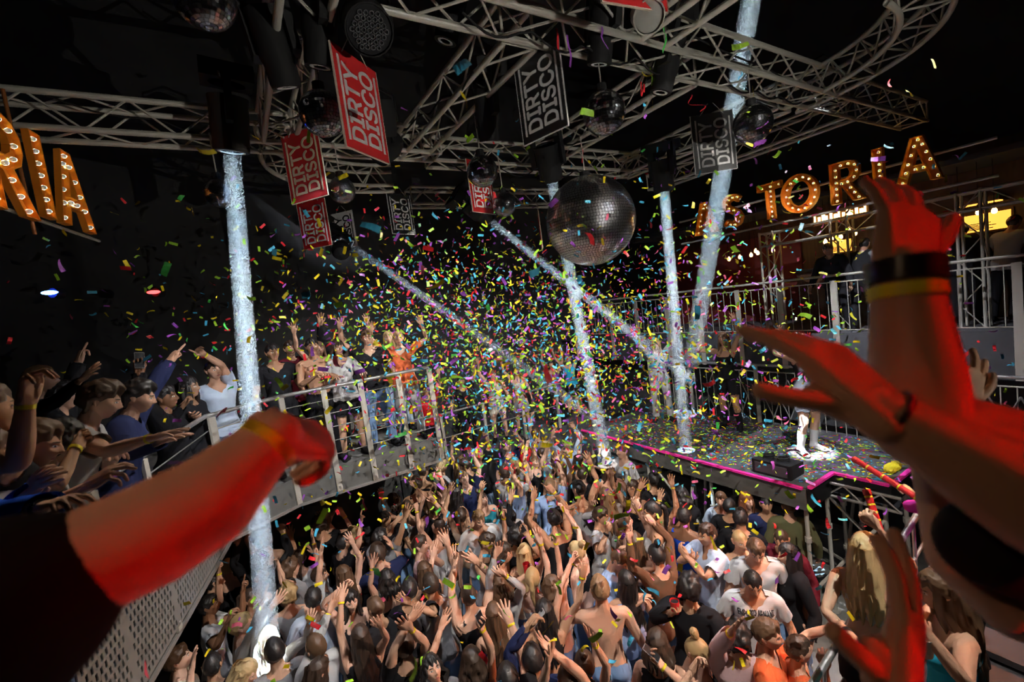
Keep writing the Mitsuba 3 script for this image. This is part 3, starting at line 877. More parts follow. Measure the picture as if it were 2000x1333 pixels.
# the little ladder truss below the notch of the deck
for z in (DZ - .30, DZ - .12):
    add("ladder_rail", tube((6.40, 3.2, z), (6.44, 2.15, z), .022, 8), "aluminium", stage, True)
for k in range(5):
    y0 = 3.15 - k * .2
    add("ladder_brace", tube((6.41, y0, DZ - .30 if k % 2 else DZ - .12), (6.42, y0 - .2, DZ - .12 if k % 2 else DZ - .30), .011, 6), "aluminium", stage)

rail = thing("stage_rail", "metal rail with upright bars and diamond lattice along the back of the stage", "railing")
SX = 8.06
add("top_rail", tube((SX, .4, DZ + 1.10), (SX, 7.3, DZ + 1.10), .022, 10), "chrome", rail, True)
add("lower_rail", tube((SX, .4, DZ + .98), (SX, 7.3, DZ + .98), .012, 8), "steel", rail, True)
bar0 = None
for k in range(48):
    y = .45 + k * .145
    if bar0 is None:
        bar0 = add("baluster", tube((SX, y, DZ), (SX, y, DZ + .98), .0075, 6), "steel", rail, True)
    else:
        again("baluster", bar0, TF4().translate([0, k * .145, 0]), rail)
for y0, n in ((1.0, 3), (2.45, 3), (4.05, 2), (4.95, 3)):
    for k in range(n):
        ya, yb, yc = y0 + k * .29, y0 + (k + .5) * .29, y0 + (k + 1) * .29
        for (p, za), (q, zb) in (((ya, .5), (yb, .86)), ((yb, .86), (yc, .5)), ((ya, .5), (yb, .14)), ((yb, .14), (yc, .5))):
            add("lattice_bar", tube((SX - .02, p, DZ + za), (SX - .02, q, DZ + zb), .011, 4), "aluminium", rail)
for y in (.45, 2.2, 3.75, 4.75, 6.2, 7.3):
    add("post", box((SX - .035, y - .035, DZ), (SX - .015, y + .035, DZ + 1.1)), "post", rail)

# things on the deck
wedge = thing("stage_monitor", "black box monitor speaker near the front edge of the stage", "speaker")
pts = np.array([(5.90, y, z) for y in (3.14, 3.66) for z in (DZ, DZ + .2)] + [(6.25, y, z) for y in (3.14, 3.66) for z in (DZ, DZ + .17)])
add("cabinet", tm_of(m3d.Manifold.hull_points(pts)), "black", wedge)
add("grille", box((5.895, 3.18, DZ + .03), (5.90, 3.62, DZ + .17)), "dark_grey", wedge)
for y in (3.3, 3.5):
    n_ = 40
    t = np.linspace(0, 4 * np.pi, n_)
    k = add("cable_coil", path_tube(np.stack([6.06 + .07 * np.cos(t), y + .07 * np.sin(t), DZ + .20 + .01 + .004 * t], 1), .010, 6), "black", None, True, label=f"coil of black cable on the stage monitor, {'right' if y < 3.4 else 'left'} one of two", cat="cable", group="cable coils on the stage monitor")
paper = join(*[moved(trimesh.creation.icosphere(subdivisions=3, radius=1.0), np.array([[sx, 0, 0, x], [0, sy, 0, y], [0, 0, sz, DZ + sz * .8], [0, 0, 0, 1.0]])) for x, y, sx, sy, sz in ((7.00, 2.42, .12, .08, .04), (6.90, 2.40, .07, .06, .05), (7.12, 2.41, .06, .06, .045))])
paper.vertices = paper.vertices + paper.vertex_normals * (.05 * (mk_fbm(paper.vertices * 30) - .5))[:, None]
add("crumpled_paper", paper, "yellow_paper", None, False, label="crumpled yellow paper lying at the stage corner by the pink tape", cat="paper")

# ------------------------------------------------------------------ the stair up from the floor at the right, with chrome handrails
stair = thing("staircase", "dark stair with thick chrome handrail rising to the stage at the right", "stairs")
A0, A1 = on_d(1585, 1340, 2.95), on_d(1812, 972, 3.85)
add("handrail", tube(A0 - (A1 - A0) * .12, A1, .024, 14), "chrome", stair, True, label="thick shiny chrome handrail")
stepd = (A1 - A0) * [1, 1, 0]
L_ = np.linalg.norm(stepd)
stepd /= L_
stepn = np.array([stepd[1], -stepd[0], 0])
if stepn @ CR < 0:
    stepn = -stepn
for k, t in enumerate((.08, .22, .36, .52, .68, .84, 1.0)):
    p = A0 + (A1 - A0) * t
    add("rail_post", tube(p - [0, 0, .95], p, .014, 8), "chrome", stair, True)
for s in (.32, .62):
    add("rail_bar", tube(A0 - [0, 0, s] - (A1 - A0) * .1, A1 - [0, 0, s], .014, 8), "chrome", stair, True)
for k in range(8):
    p = A0 + (A1 - A0) * (k / 8 - .02)
    c = [p + stepd * o + stepn * w for o in (0, .30) for w in (.02, 1.05)]
    zt = p[2] - .92
    add("step", tm_of(m3d.Manifold.hull_points(np.array([[q[0], q[1], z] for q in c for z in (zt - .05, zt)]))), "dark_grey", stair)
for w in (.0, 1.07):
    pts = []
    for p in (A0 - (A1 - A0) * .1, A1):
        for o in (0, .04):
            for z in (-1.18, -.93):
                pts.append(p + stepn * (w + o) + [0, 0, z])
    add("stringer", tm_of(m3d.Manifold.hull_points(np.array(pts))), "black", stair)
B0, B1 = A0 + stepn * 1.1, A1 + stepn * 1.1
add("handrail", tube(B0, B1, .02, 10), "chrome", stair, True)
add("rail_bar", tube(B0 - [0, 0, .35], B1 - [0, 0, .35], .014, 8), "chrome", stair, True)

# ------------------------------------------------------------------ the box trusses under the ceiling
ZT, TS = 6.6, .26
def truss(label, a, b, w=TS, h=TS, bay=.30, z=ZT, tilt=0):
    """a straight box truss; a, b in plan are the middle of its underside"""
    t = thing("lighting_truss", label, "truss")
    a, b = np.array([*a, z]), np.array([*b, z])
    L = np.linalg.norm(b - a)
    d = (b - a) / L
    n = np.array([-d[1], d[0], 0.0])
    up = np.array([0, 0, 1.0])
    corner = [n * w / 2 * s + up * k * h for k in (0, 1) for s in (-1, 1)]
    for c in corner:
        add("chord", tube(a + c, b + c, .024, 9), "steel", t, True)
    m = max(2, round(L / bay))
    for k in range(m):
        p, q = a + d * L * k / m, a + d * L * (k + 1) / m
        for c0, c1 in ((corner[0], corner[1]), (corner[0], corner[2]), (corner[1], corner[3]), (corner[2], corner[3])):
            if k % 2:
                c0, c1 = c1, c0
            add("brace", tube(p + c0, q + c1, .0095, 5), "steel", t, True)
    for p in (a, b):
        add("end_frame", join(*[tube(p + corner[i], p + corner[j], .012, 6) for i, j in ((0, 1), (1, 3), (3, 2), (2, 0))]), "steel", t)
    return t
def arc_truss(label, c, r, a0, a1, w=.30, h=TS, z=ZT, n=26):
    t = thing("lighting_truss", label, "truss")
    ang = np.radians(np.linspace(a0, a1, n))
    P = lambda rr, zz: np.stack([c[0] + rr * np.cos(ang), c[1] + rr * np.sin(ang), np.full(n, zz)], 1)  # noqa: E731
    lines = [P(r, z), P(r - w, z), P(r, z + h), P(r - w, z + h)]
    for q in lines:
        add("chord", path_tube(q, .024, 8), "steel", t, True)
    for k in range(0, n - 2, 2):
        for i, j in ((0, 1), (0, 2), (1, 3), (2, 3)):
            if (k // 2) % 2:
                i, j = j, i
            add("brace", tube(lines[i][k], lines[j][k + 2], .0095, 5), "steel", t, True)
truss("steel box truss running overhead at the left towards the photographer", (.585, -.8), (.585, 4.62))
truss("long steel truss at the left behind the beam lamp and the orange letters", (-1.35, 4.75), (2.2, 4.75))
truss("steel truss crossing the hall behind the red hanging signs", (2.2, 4.98), (5.6, 4.98))
truss("large steel truss crossing the top of the picture above the black sign", (.85, 2.40), (8.6, 2.46), w=.30)
truss("slanting steel truss left of the black hanging sign", (1.94, 2.6), (1.94, 4.85))
truss("slanting steel truss above the big mirror ball", (3.74, 2.6), (3.74, 4.85))
truss("faint steel truss behind the white striped lamp beam", (5.58, 2.7), (5.58, 5.2))
truss("dim steel truss far behind the mirror balls", (2.6, 6.9), (6.4, 6.9))
truss("dim steel truss high over the stage beside the letters", (7.0, 2.6), (7.0, 5.8))
arc_truss("curved steel truss sweeping over the right of the hall", (4.28, 2.6), 1.58, 4, -92)
arc_truss("curved steel truss corner behind the left red signs", (1.72, 4.9), 1.28, 182, 72)
truss("steel truss at the very top edge beside the silver lamp", (2.9, .9), (2.9, 2.25))

# black cables slung along the trusses
rng = np.random.default_rng(11)
for k, (a, b) in enumerate((((.72, 2.6, 6.6), (.72, 4.4, 6.62)), ((.46, 1.2, 6.86), (.46, 3.4, 6.86)), ((1.4, 2.42, 6.6), (3.4, 2.44, 6.6)), ((3.0, 2.3, 6.86), (6.2, 2.4, 6.6)), ((1.8, 3.0, 6.6), (1.8, 4.7, 6.86)), ((3.6, 2.8, 6.86), (3.6, 4.7, 6.6)), ((-1.0, 4.64, 6.86), (.4, 4.64, 6.6)), ((4.2, 2.5, 6.6), (5.6, 2.5, 6.6)), ((2.4, 4.9, 6.6), (5.0, 4.9, 6.6)))):
    t = np.linspace(0, 1, 24)[:, None]
    p = np.array(a) * (1 - t) + np.array(b) * t
    p[:, 2] -= .10 * np.abs(np.sin(t[:, 0] * np.pi * (2 + k % 3))) * (.4 + rng.random())
    p[:, 0] += .02 * np.sin(t[:, 0] * 17 + k)
    add("cable", path_tube(p, .008, 5), "black", None, True, label=f"black cable slung along the {('left overhead truss', 'left overhead truss near the camera', 'top truss over the black sign', 'top truss towards the stage', 'truss left of the black sign', 'truss above the mirror ball', 'truss behind the left letters', 'top truss beside the grey sign', 'truss behind the red signs')[k]}", cat="cable", group="cables on the trusses")

# ------------------------------------------------------------------ lamps
def moving_head(label, lens, target, r=.075, on=True, body=.26):
    lens, target = np.array(lens, float), np.array(target, float)
    d = (target - lens) / np.linalg.norm(target - lens)
    t = thing("moving_head_lamp", label, "lamp")
    M = frame_to(lens, lens - d)
    prof = [(r + .004, -.005), (r + .03, -.005), (r + .035, .02), (r + .035, .12), (body / 2 + .01, .16), (body / 2 + .01, .34), (r + .05, .40), (r + .012, .40), (r + .012, .2), (r + .004, -.005)]
    hd = add("head", moved(lathe(prof, 20), M), "black", t, 30)
    add("lens_ring", moved(lathe([(r - .016, 0), (r + .003, 0), (r + .003, -.006), (r - .016, -.006), (r - .016, 0)], 24), M), "white", hd, emit=lamp((28, 30, 38), .004) if on else None)
    ax = M[:3, 0]
    ax = ax - np.array([0, 0, 1.0]) * ax[2]
    ax /= np.linalg.norm(ax)
    c = lens - d * .22
    top = lens - d * .56
    for s in (-1, 1):
        p = c + ax * s * (body / 2 + .03)
        add("yoke_arm", tm_of(m3d.Manifold.hull_points(np.array([q + o for q in (p + d * .06, p - d * .34) for o in (np.array([.025, .05, 0]), np.array([-.025, .05, 0]), np.array([.025, -.05, 0]), np.array([-.025, -.05, 0]))]))), "black", t)
    ring = m3d.Manifold.cube([body + .10, body + .10, .12], True) - m3d.Manifold.cylinder(.3, r + .03, r + .03, 24, True)
    base = tm_of(ring)
    base.apply_transform(frame_to(top, top - d))
    add("base", base, "black", t)
    return t
def haze_flakes(p, t, r0, r1, dens, seed, side=.0046):
    """the haze that a beam lights up: fine flakes of dust hanging about along the draught, each a tiny triangle, thinning out towards the rim of the beam"""
    rng = np.random.default_rng(seed)
    L = np.linalg.norm(t - p)
    d = (t - p) / L
    area = side * side * .433
    vol = math.pi * L * (r0 * r0 + r0 * r1 + r1 * r1) / 3
    n = int(dens * vol / area)
    s = L * rng.random(n) ** (1 / (1 + .55 * math.log(r1 / r0)))
    rr = (r0 + (r1 - r0) * s / L) * np.sqrt(rng.random(n)) ** 1.25
    ph = rng.random(n) * 2 * np.pi
    M = frame_to(p, t)
    c = p + np.outer(s, d) + np.outer(rr * np.cos(ph), M[:3, 0]) + np.outer(rr * np.sin(ph), M[:3, 1])
    th = rng.random(n) * 2 * np.pi
    side_v = np.outer(np.cos(th), M[:3, 0]) + np.outer(np.sin(th), M[:3, 1])
    tilt = np.minimum(.34, (1.0 / (L + 4.0 - s)) / dens * (.55 + .45 * np.abs(rng.normal(size=n)))) * np.sign(rng.normal(size=n))
    nrm = side_v * np.cos(tilt)[:, None] + d * np.sin(tilt)[:, None]
    u = np.cross(nrm, d)
    u /= np.linalg.norm(u, axis=1, keepdims=True)
    v = np.cross(nrm, u)
    a = rng.random(n) * 2 * np.pi
    V = np.stack([c + (u * np.cos(a + k)[:, None] + v * np.sin(a + k)[:, None]) * side * .577 for k in (0, 2.0944, 4.1888)], 1).reshape(-1, 3)
    return trimesh.Trimesh(V, np.arange(3 * n).reshape(-1, 3), process=False)
for (n, p, t, r0, r1, s, w), lab in zip(BEAMS, ("black moving head lamp throwing the broad white beam at the left", "black moving head lamp throwing the white beam down to the stage", "lamp above the frame throwing the pale beam across the grey sign", "lamp behind the far red sign throwing a slanting white beam", "lamp behind the glaring white sign", "lamp behind the big mirror ball throwing the beam onto the woman in pink")):
    moving_head(lab, p, t, r0 * 1.36)
    k = thing("light_shaft", {"left": "broad bluish white light beam at the left falling onto the crowd", "stage": "narrow white light beam falling steeply onto the stage", "high": "pale blue light beam crossing in front of the grey hanging sign", "cross": "white light beam slanting from the far red sign past the mirror ball", "white_sign": "faint light beam slanting down from the glaring white sign", "podium": "white light beam under the big mirror ball falling on the woman in pink"}[n], "light beam")
    add("haze", haze_flakes(np.array(p), np.array(t), r0 * .95, r1, s, len(n)), "haze", k, kind="stuff")

def par_can(label, at, aim, r=.13, lens="black_gloss", honey=True, mat="black"):
    at, aim = np.array(at, float), np.array(aim, float)
    t = thing("par_lamp", label, "lamp")
    M = frame_to(at, at - (aim - at))
    add("housing", moved(lathe([(r, 0), (r + .008, 0), (r + .008, .16), (r * .8, .26), (.02, .30), (0, .30)], 22), M), mat, t, 30)
    ln = add("lens", moved(lathe([(0, .012), (r * .97, .012), (r * .97, .02), (0, .02)], 22), M), lens, t)
    if honey:
        cells = []
        for i in range(-4, 5):
            for j in range(-4, 5):
                x, y = (i + .5 * (j % 2)) * .031, j * .027
                if math.hypot(x, y) < r * .86:
                    cells.append(moved(moved(lathe([(.0095, 0), (.0145, 0), (.0145, .012), (.0095, .012), (.0095, 0)], 8), np.array([[1, 0, 0, x], [0, 1, 0, y], [0, 0, 1, 0], [0, 0, 0, 1.0]])), M))
        add("honeycomb", join(*cells), "dark_grey", ln, kind="stuff")
    top = at - (aim - at) / np.linalg.norm(aim - at) * .1
    n_ = M[:3, 0]
    pts = [top + n_ * (r + .02), top + n_ * (r + .02) + [0, 0, .2], top + [0, 0, .26], top - n_ * (r + .02) + [0, 0, .2], top - n_ * (r + .02)]
    add("bracket", path_tube(np.array(pts), .010, 6), "black", t, True)
    return t
par_can("round black LED wash lamp with honeycomb lens high above the big red sign", tuple(on_z(722, 60, 6.45)), (.62, 1.0, 4.9), .125)
par_can("small lamp with a silver reflector bowl at the top edge beside a red sign", tuple(on_z(1268, 34, 6.25)), (.9, .4, 5.0), .075, "aluminium", False, "steel")
for k, (x, y, z, lab) in enumerate(((560, 170, 6.35, "black lamp hanging inside the left overhead truss"), (955, 275, 6.3, "black lamp above the far red sign"), (1170, 125, 6.5, "black lamp above the small mirror ball at the top"), (625, 130, 6.4, "black lamp at the end of the left truss beside the big red sign"), (1290, 180, 6.4, "black lamp tangled in ribbons under the top truss"), (870, 80, 6.9, "dark lamp on the ceiling side of the top truss"))):
    moving_head(lab, tuple(on_z(x, y, z)), tuple(on_z(x, y, z) + np.array([.2 - .1 * k, .3, -1.0])), .055, False, .18)
# the wash lamps that light the hall hang on the trusses too
for k, (p, t, c, a, b, sw) in WASH.items():
    d = (np.array(t) - p) / np.linalg.norm(np.array(t) - p)
    par_can(k.replace("_", " ").replace("wash light", "black wash lamp") + " on its bracket above the frame", tuple(np.array(p) - d * .03), t, .12, "black_gloss", False)

# ------------------------------------------------------------------ mirror balls: flat mirror tiles in rings on a black core
def mirror_ball(label, c, R, rings, mat="mirror", seed=1, wire=None, group=None):
    t = thing("mirror_ball", label, "mirror ball", group)
    rng = np.random.default_rng(seed)
    V, F = [], []
    def quad(th0, th1, ph0, ph1, jit):
        g = .06
        th = np.array([th0 + (th1 - th0) * g, th1 - (th1 - th0) * g])
        ph = np.array([ph0 + (ph1 - ph0) * g, ph1 - (ph1 - ph0) * g])
        P = np.array([(math.sin(a) * math.cos(b), math.sin(a) * math.sin(b), math.cos(a)) for a, b in ((th[0], ph[0]), (th[1], ph[0]), (th[1], ph[1]), (th[0], ph[1]))]) * R
        m = P.mean(0)
        n = np.cross(P[1] - P[0], P[2] - P[0])
        A = rotv(rng.normal(size=3), rng.normal() * jit)
        P = (P - m) @ A.T + m * (R / np.linalg.norm(m))
        i = len(V)
        V.extend(P)
        F.extend([(i, i + 1, i + 2), (i, i + 2, i + 3)])
    for k in range(rings):
        th0, th1 = math.pi * (k + .0) / rings, math.pi * (k + 1) / rings
        n = max(4, round(2 * rings * math.sin((th0 + th1) / 2)))
        off = rng.random() * .5
        for j in range(n):
            quad(th0, th1, 2 * math.pi * (j + off) / n, 2 * math.pi * (j + 1 + off) / n, .022)
    core = trimesh.creation.icosphere(subdivisions=3, radius=R * .975)
    core.apply_translation(c)
    add("core", core, "black", t, True)
    add("mirror_tile", trimesh.Trimesh(np.array(V) + c, np.array(F), process=False), mat, t, kind="stuff", label="small flat mirror tiles")
    add("motor_cap", tube((c[0], c[1], c[2] + R * .96), (c[0], c[1], c[2] + R + .05), .03 + R * .06, 12), "black", t)
    add("chain", tube((c[0], c[1], c[2] + R), (c[0], c[1], wire or ZT), .006, 6), "steel", t)
    return t
mirror_ball("big mirror ball hanging in the middle of the hall", on_d(1153, 432, 5.08), .502, 50, seed=2)
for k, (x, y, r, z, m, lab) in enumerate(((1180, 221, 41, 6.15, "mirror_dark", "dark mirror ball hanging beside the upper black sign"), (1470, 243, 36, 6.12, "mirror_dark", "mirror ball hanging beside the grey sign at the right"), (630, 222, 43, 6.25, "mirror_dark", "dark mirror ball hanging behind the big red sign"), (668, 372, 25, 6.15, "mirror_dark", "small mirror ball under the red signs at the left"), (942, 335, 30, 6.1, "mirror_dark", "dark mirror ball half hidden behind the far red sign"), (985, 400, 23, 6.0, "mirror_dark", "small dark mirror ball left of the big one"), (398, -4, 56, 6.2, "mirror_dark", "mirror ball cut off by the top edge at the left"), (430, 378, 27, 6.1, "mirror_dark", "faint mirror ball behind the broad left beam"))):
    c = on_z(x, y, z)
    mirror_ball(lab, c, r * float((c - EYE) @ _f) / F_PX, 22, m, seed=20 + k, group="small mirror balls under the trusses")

# ------------------------------------------------------------------ hanging signs
WORDS = {}
def word(text, length, cap):
    """bold lettering fitted to a length and a capital height, centred"""
    if text not in WORDS:
        WORDS[text] = meshkit.text_mesh(text, 1.0, .02, bold=True)
    m = WORDS[text].copy()
    lo, hi = m.bounds
    v = (m.vertices - (lo + hi) / 2) / (hi - lo)
    return trimesh.Trimesh(v * [length, cap, .004], m.faces, process=False)
SIGN_W, SIGN_H = .42, .594
def hanging_sign(label, c, yaw, board, ink, edge, top=ZT, roll=0.0):
    t = thing("hanging_sign", label, "sign")
    M = np.eye(4)
    u, n = np.array([math.cos(yaw), math.sin(yaw), 0]), np.array([math.sin(yaw), -math.cos(yaw), 0])
    up = np.array([0, 0, 1.0])
    M[:3, 0], M[:3, 1], M[:3, 2], M[:3, 3] = u, up, n, c
    P = lambda m: moved(m, M)  # noqa: E731
    add("board", P(box((-SIGN_W / 2, -SIGN_H / 2, -.010), (SIGN_W / 2, SIGN_H / 2, .0))), board, t)
    e = .006
    add("edge_strip", P(join(box((-SIGN_W / 2 - e, -SIGN_H / 2 - e, -.011), (SIGN_W / 2 + e, -SIGN_H / 2, .001)), box((SIGN_W / 2, -SIGN_H / 2, -.011), (SIGN_W / 2 + e, SIGN_H / 2, .001)), box((-SIGN_W / 2 - e, -SIGN_H / 2, -.011), (-SIGN_W / 2, SIGN_H / 2, .001)))), edge, t)
    q = np.eye(4)
    q[:2, :2] = [[0, -1], [1, 0]]
    for side in (1, -1):
        S = np.eye(4)
        S[0, 0], S[2, 2], S[2, 3] = side, side, (0 if side > 0 else -.010)
        for w, x, dy in (("DIRTY", -.075, -.012), ("DISCO", .078, 0.0)):
            m = moved(word(w, .455 if w == "DIRTY" else .47, .135), q)
            m.apply_translation([x, dy, .002])
            add("lettering", P(moved(m, S)), ink, t)
        for x in (-.168, .172):
            add("bar", P(moved(box((x - .008, -.248, 0), (x + .008, .242, .004)), S)), ink, t)
    for s in (-.12, .12):
        a = np.array(c) + u * s + up * SIGN_H / 2
        add("wire", tube(a - up * .02, np.array([*(np.array(c) + u * s * .2)[:2], max(top, a[2] + .1)]), .003, 5), "steel", t)
    return t
D = math.radians
hanging_sign("big red DIRTY DISCO sign hanging nearest, tilted away", (.87, 2.87, 6.19), D(38.6), "sign_red", "sign_white", "sign_edge")
hanging_sign("black DIRTY DISCO sign hanging under the top truss", (2.12, 2.67, 6.33), D(284.1), "sign_black", "sign_white", "sign_white")
hanging_sign("dark red DIRTY DISCO sign under the left truss, above another red one", (.72, 4.36, 6.31), D(307), "sign_red", "sign_beige", "sign_edge")
hanging_sign("red DIRTY DISCO sign just below the dark red one", (1.03, 6.23, 6.2), D(313.7), "sign_red", "sign_white", "sign_edge")
hanging_sign("glaring white DIRTY DISCO sign in front of a lamp", (1.75, 7.86, 6.44), D(310.3), "white", "sign_black", "white")
hanging_sign("small dark DIRTY DISCO sign far back in the confetti", (2.32, 6.55, 6.39), D(20), "sign_black", "sign_white", "sign_white")
hanging_sign("far red DIRTY DISCO sign left of the big mirror ball", (2.68, 4.68, 6.25), D(22), "sign_red", "sign_white", "sign_edge")
hanging_sign("dark grey DIRTY DISCO sign at the right lit by the pale beam", (4.49, 2.88, 6.23), D(323.7), "dark_grey", "sign_white", "sign_white")
hanging_sign("narrow beige DIRTY DISCO sign seen almost edge-on beside the mirror ball", (4.37, 5.92, 5.95), D(35.7 + 20), "sign_beige", "sign_red", "sign_edge")
hanging_sign("red DIRTY DISCO sign cut off by the top edge", tuple(on_z(1240, -18, 6.36) + np.array([0, 0, .22])), D(352), "sign_red", "sign_white", "sign_edge", 6.9)

# ------------------------------------------------------------------ the ASTORIA letters with bulbs
GLYPH = {  # strokes in a unit cell 1 high: polygons with holes, and where the bulbs sit
    "A": ([(0, 0), (.20, 0), (.27, .24), (.53, .24), (.60, 0), (.80, 0), (.51, 1), (.29, 1)], [[(.32, .40), (.48, .40), (.40, .72)]], [(.10, .08), (.16, .28), (.21, .46), (.27, .64), (.33, .82), (.40, .94), (.47, .82), (.53, .64), (.59, .46), (.64, .28), (.70, .08), (.33, .32), (.47, .32)]),
    "T": ([(0, .81), (0, 1), (.66, 1), (.66, .81), (.43, .81), (.43, 0), (.23, 0), (.23, .81)], [], [(.09, .905), (.33, .905), (.57, .905), (.33, .77), (.33, .63), (.33, .49), (.33, .35), (.33, .21), (.33, .08)]),
    "R": ([(0, 0), (0, 1), (.38, 1), (.54, .95), (.63, .82), (.63, .66), (.56, .52), (.43, .45), (.70, 0), (.47, 0), (.25, .40), (.20, .40), (.20, 0)], [[(.20, .57), (.34, .57), (.42, .62), (.44, .70), (.42, .79), (.34, .84), (.20, .84)]], [(.10, .08), (.10, .23), (.10, .38), (.10, .53), (.10, .68), (.10, .84), (.22, .92), (.38, .92), (.51, .86), (.545, .72), (.49, .57), (.35, .49), (.22, .48), (.40, .34), (.48, .20), (.56, .07)]),
    "I": ([(0, 0), (0, 1), (.21, 1), (.21, 0)], [], [(.105, .08), (.105, .22), (.105, .36), (.105, .50), (.105, .64), (.105, .78), (.105, .92)])}
_a = np.linspace(0, 2 * np.pi, 33)[:-1]
GLYPH["O"] = ([(.46 + .46 * math.cos(t), .5 + .51 * math.sin(t)) for t in _a], [[(.46 + .265 * math.cos(t), .5 + .32 * math.sin(t)) for t in _a]], [(.46 + .362 * math.cos(t), .5 + .415 * math.sin(t)) for t in np.linspace(0, 2 * np.pi, 15)[:-1]])
_s = np.array([(.53, .80), (.44, .885), (.30, .905), (.16, .86), (.10, .74), (.15, .61), (.30, .52), (.44, .42), (.505, .28), (.45, .15), (.30, .095), (.16, .12), (.07, .21)])
_t = np.linspace(0, 1, 13)
_spl = np.stack([np.interp(np.linspace(0, 1, 40), _t, _s[:, i]) for i in (0, 1)], 1)
GLYPH["S"] = (list(sg.LineString(_spl).buffer(.098, cap_style=2).exterior.coords)[:-1], [], [tuple(q) for q in _s])
def bulb_letter(ch, M, h, parent, depth=.10):
    out, holes, bulbs = GLYPH[ch]
    poly = sg.Polygon([(x * h, y * h) for x, y in out], [[(x * h, y * h) for x, y in q] for q in holes]).buffer(0)
    back = trimesh.creation.extrude_polygon(poly, .006, engine="earcut")
    rim_p = poly.difference(poly.buffer(-.009))
    rim = join(*[trimesh.creation.extrude_polygon(g, depth, engine="earcut") for g in getattr(rim_p, "geoms", [rim_p])])
    k = add("letter", moved(join(back, rim), M), "letter_orange", parent, label=f"orange letter {ch} with a raised rim")
    for x, y in bulbs:
        b = lathe([(0, .044), (.009, .042), (.016, .034), (.018, .026), (.014, .012), (.008, .004)], 10)
        b.apply_translation([x * h, y * h, .006])
        add("bulb", moved(b, M), "white", k, True, emit=lamp((95, 46, 11), .012))
    return k
SZ = .62
sign = thing("letter_sign", "orange ASTORIA letters lit by bulbs above the upper balcony at the right", "sign")
word_px = {"A": (1385, 470), "S": (1438, 452), "T": (1512, 440), "O": (1568, 416), "R": (1660, 398), "I": (1722, 378), "A2": (1798, 350)}
WID = {"A": .80, "S": .60, "T": .66, "O": .92, "R": .70, "I": .21, "A2": .80}
for ch, (x, y) in word_px.items():
    p = on_x(x, y, 8.25)
    M = np.eye(4)
    M[:3, 0], M[:3, 1], M[:3, 2] = [0, -1, 0], [0, 0, 1], [-1, 0, 0]
    M[:3, 3] = [8.25, p[1] + WID[ch] * SZ / 2, 5.70 + .035 * (p[1] < 3)]
    bulb_letter(ch[0], M, SZ if ch != "A2" else SZ * 1.0, sign)
for z in (5.62, 5.70 + SZ * .62):
    add("carrier_bar", tube((8.34, 1.6, z), (8.34, 6.3, z), .02, 8), "steel", sign, True)
sign2 = thing("letter_sign", "orange letters RIA lit by bulbs at the left edge, the end of a sign", "sign")
SU = np.array([.19, .982, 0])
SC = on_d(69, 343, 3.3)
for ch, off, h in (("R", -.62, .68), ("I", -.065, .63), ("A", .14, .63)):
    M = np.eye(4)
    M[:3, 0], M[:3, 1], M[:3, 2] = SU, [0, 0, 1], [SU[1], -SU[0], 0]
    M[:3, 3] = SC + SU * off - [0, 0, h / 2 + (.03 if ch == "R" else 0)]
    bulb_letter(ch, M, h, sign2, .045)
SB = SC - np.array([SU[1], -SU[0], 0]) * .03 - [0, 0, .33]
add("carrier_bar", tube(SB - SU * .9, SB + SU * .85, .014, 8), "steel", sign2, True)
add("hanger", tube(SB - SU * .1 + [0, 0, .9], SB - SU * .1 - [0, 0, .12], .012, 8), "rust", sign2, True)

# ------------------------------------------------------------------ the bar behind the upper balcony: goalpost trusses, warm lamps, lit menu boards
for k, (y, z0) in enumerate(((4.62, 3.64), (3.42, 3.64), (1.86, 3.64), (.6, 3.64))):
    t = thing("tower_truss", ("slim steel tower truss at the left end of the bar front", "slim steel tower truss beside the small lit menu board", "slim steel tower truss right of the raised hand", "slim steel tower truss at the right edge of the bar")[k], "truss", "tower trusses of the bar front")
    for dx in (0, .24):
        for dy in (0, .24):
            add("chord", tube((8.75 + dx, y + dy, z0), (8.75 + dx, y + dy, 5.55), .02, 8), "steel", t, True)
    for j in range(6):
        za, zb = z0 + j * .315, z0 + (j + 1) * .315
        for (p, q) in (((8.75, y), (8.75, y + .24)), ((8.75, y), (8.99, y))):
            if j % 2:
                p, q = q, p
            add("brace", tube((*p, za), (*q, zb), .009, 5), "steel", t, True)
t = thing("header_truss", "horizontal steel truss across the bar front under the orange letters", "truss")
for dz in (0, .24):
    for dx in (0, .24):
        add("chord", tube((8.75 + dx, .6, 5.28 + dz), (8.75 + dx, 4.86, 5.28 + dz), .02, 8), "steel", t, True)
for j in range(14):
    za, zb = (0, .24) if j % 2 else (.24, 0)
    add("brace", tube((8.75, .6 + j * .3, 5.28 + za), (8.75, .9 + j * .3, 5.28 + zb), .009, 5), "steel", t, True)
struct("wall_bar", box((10.6, -1.5, 3.64), (10.7, 8.5, 6.4)), "bar_wood", "brown boarded wall behind the bar")
struct("wall_bar_red", box((10.55, 5.0, 3.64), (10.6, 8.5, 5.6)), "wall_red", "dark red wall panel behind the confetti")
struct("ceiling_bar", box((9.2, -1.5, 6.0), (10.7, 8.5, 6.08)), "wall_dark", "low dark ceiling over the bar")
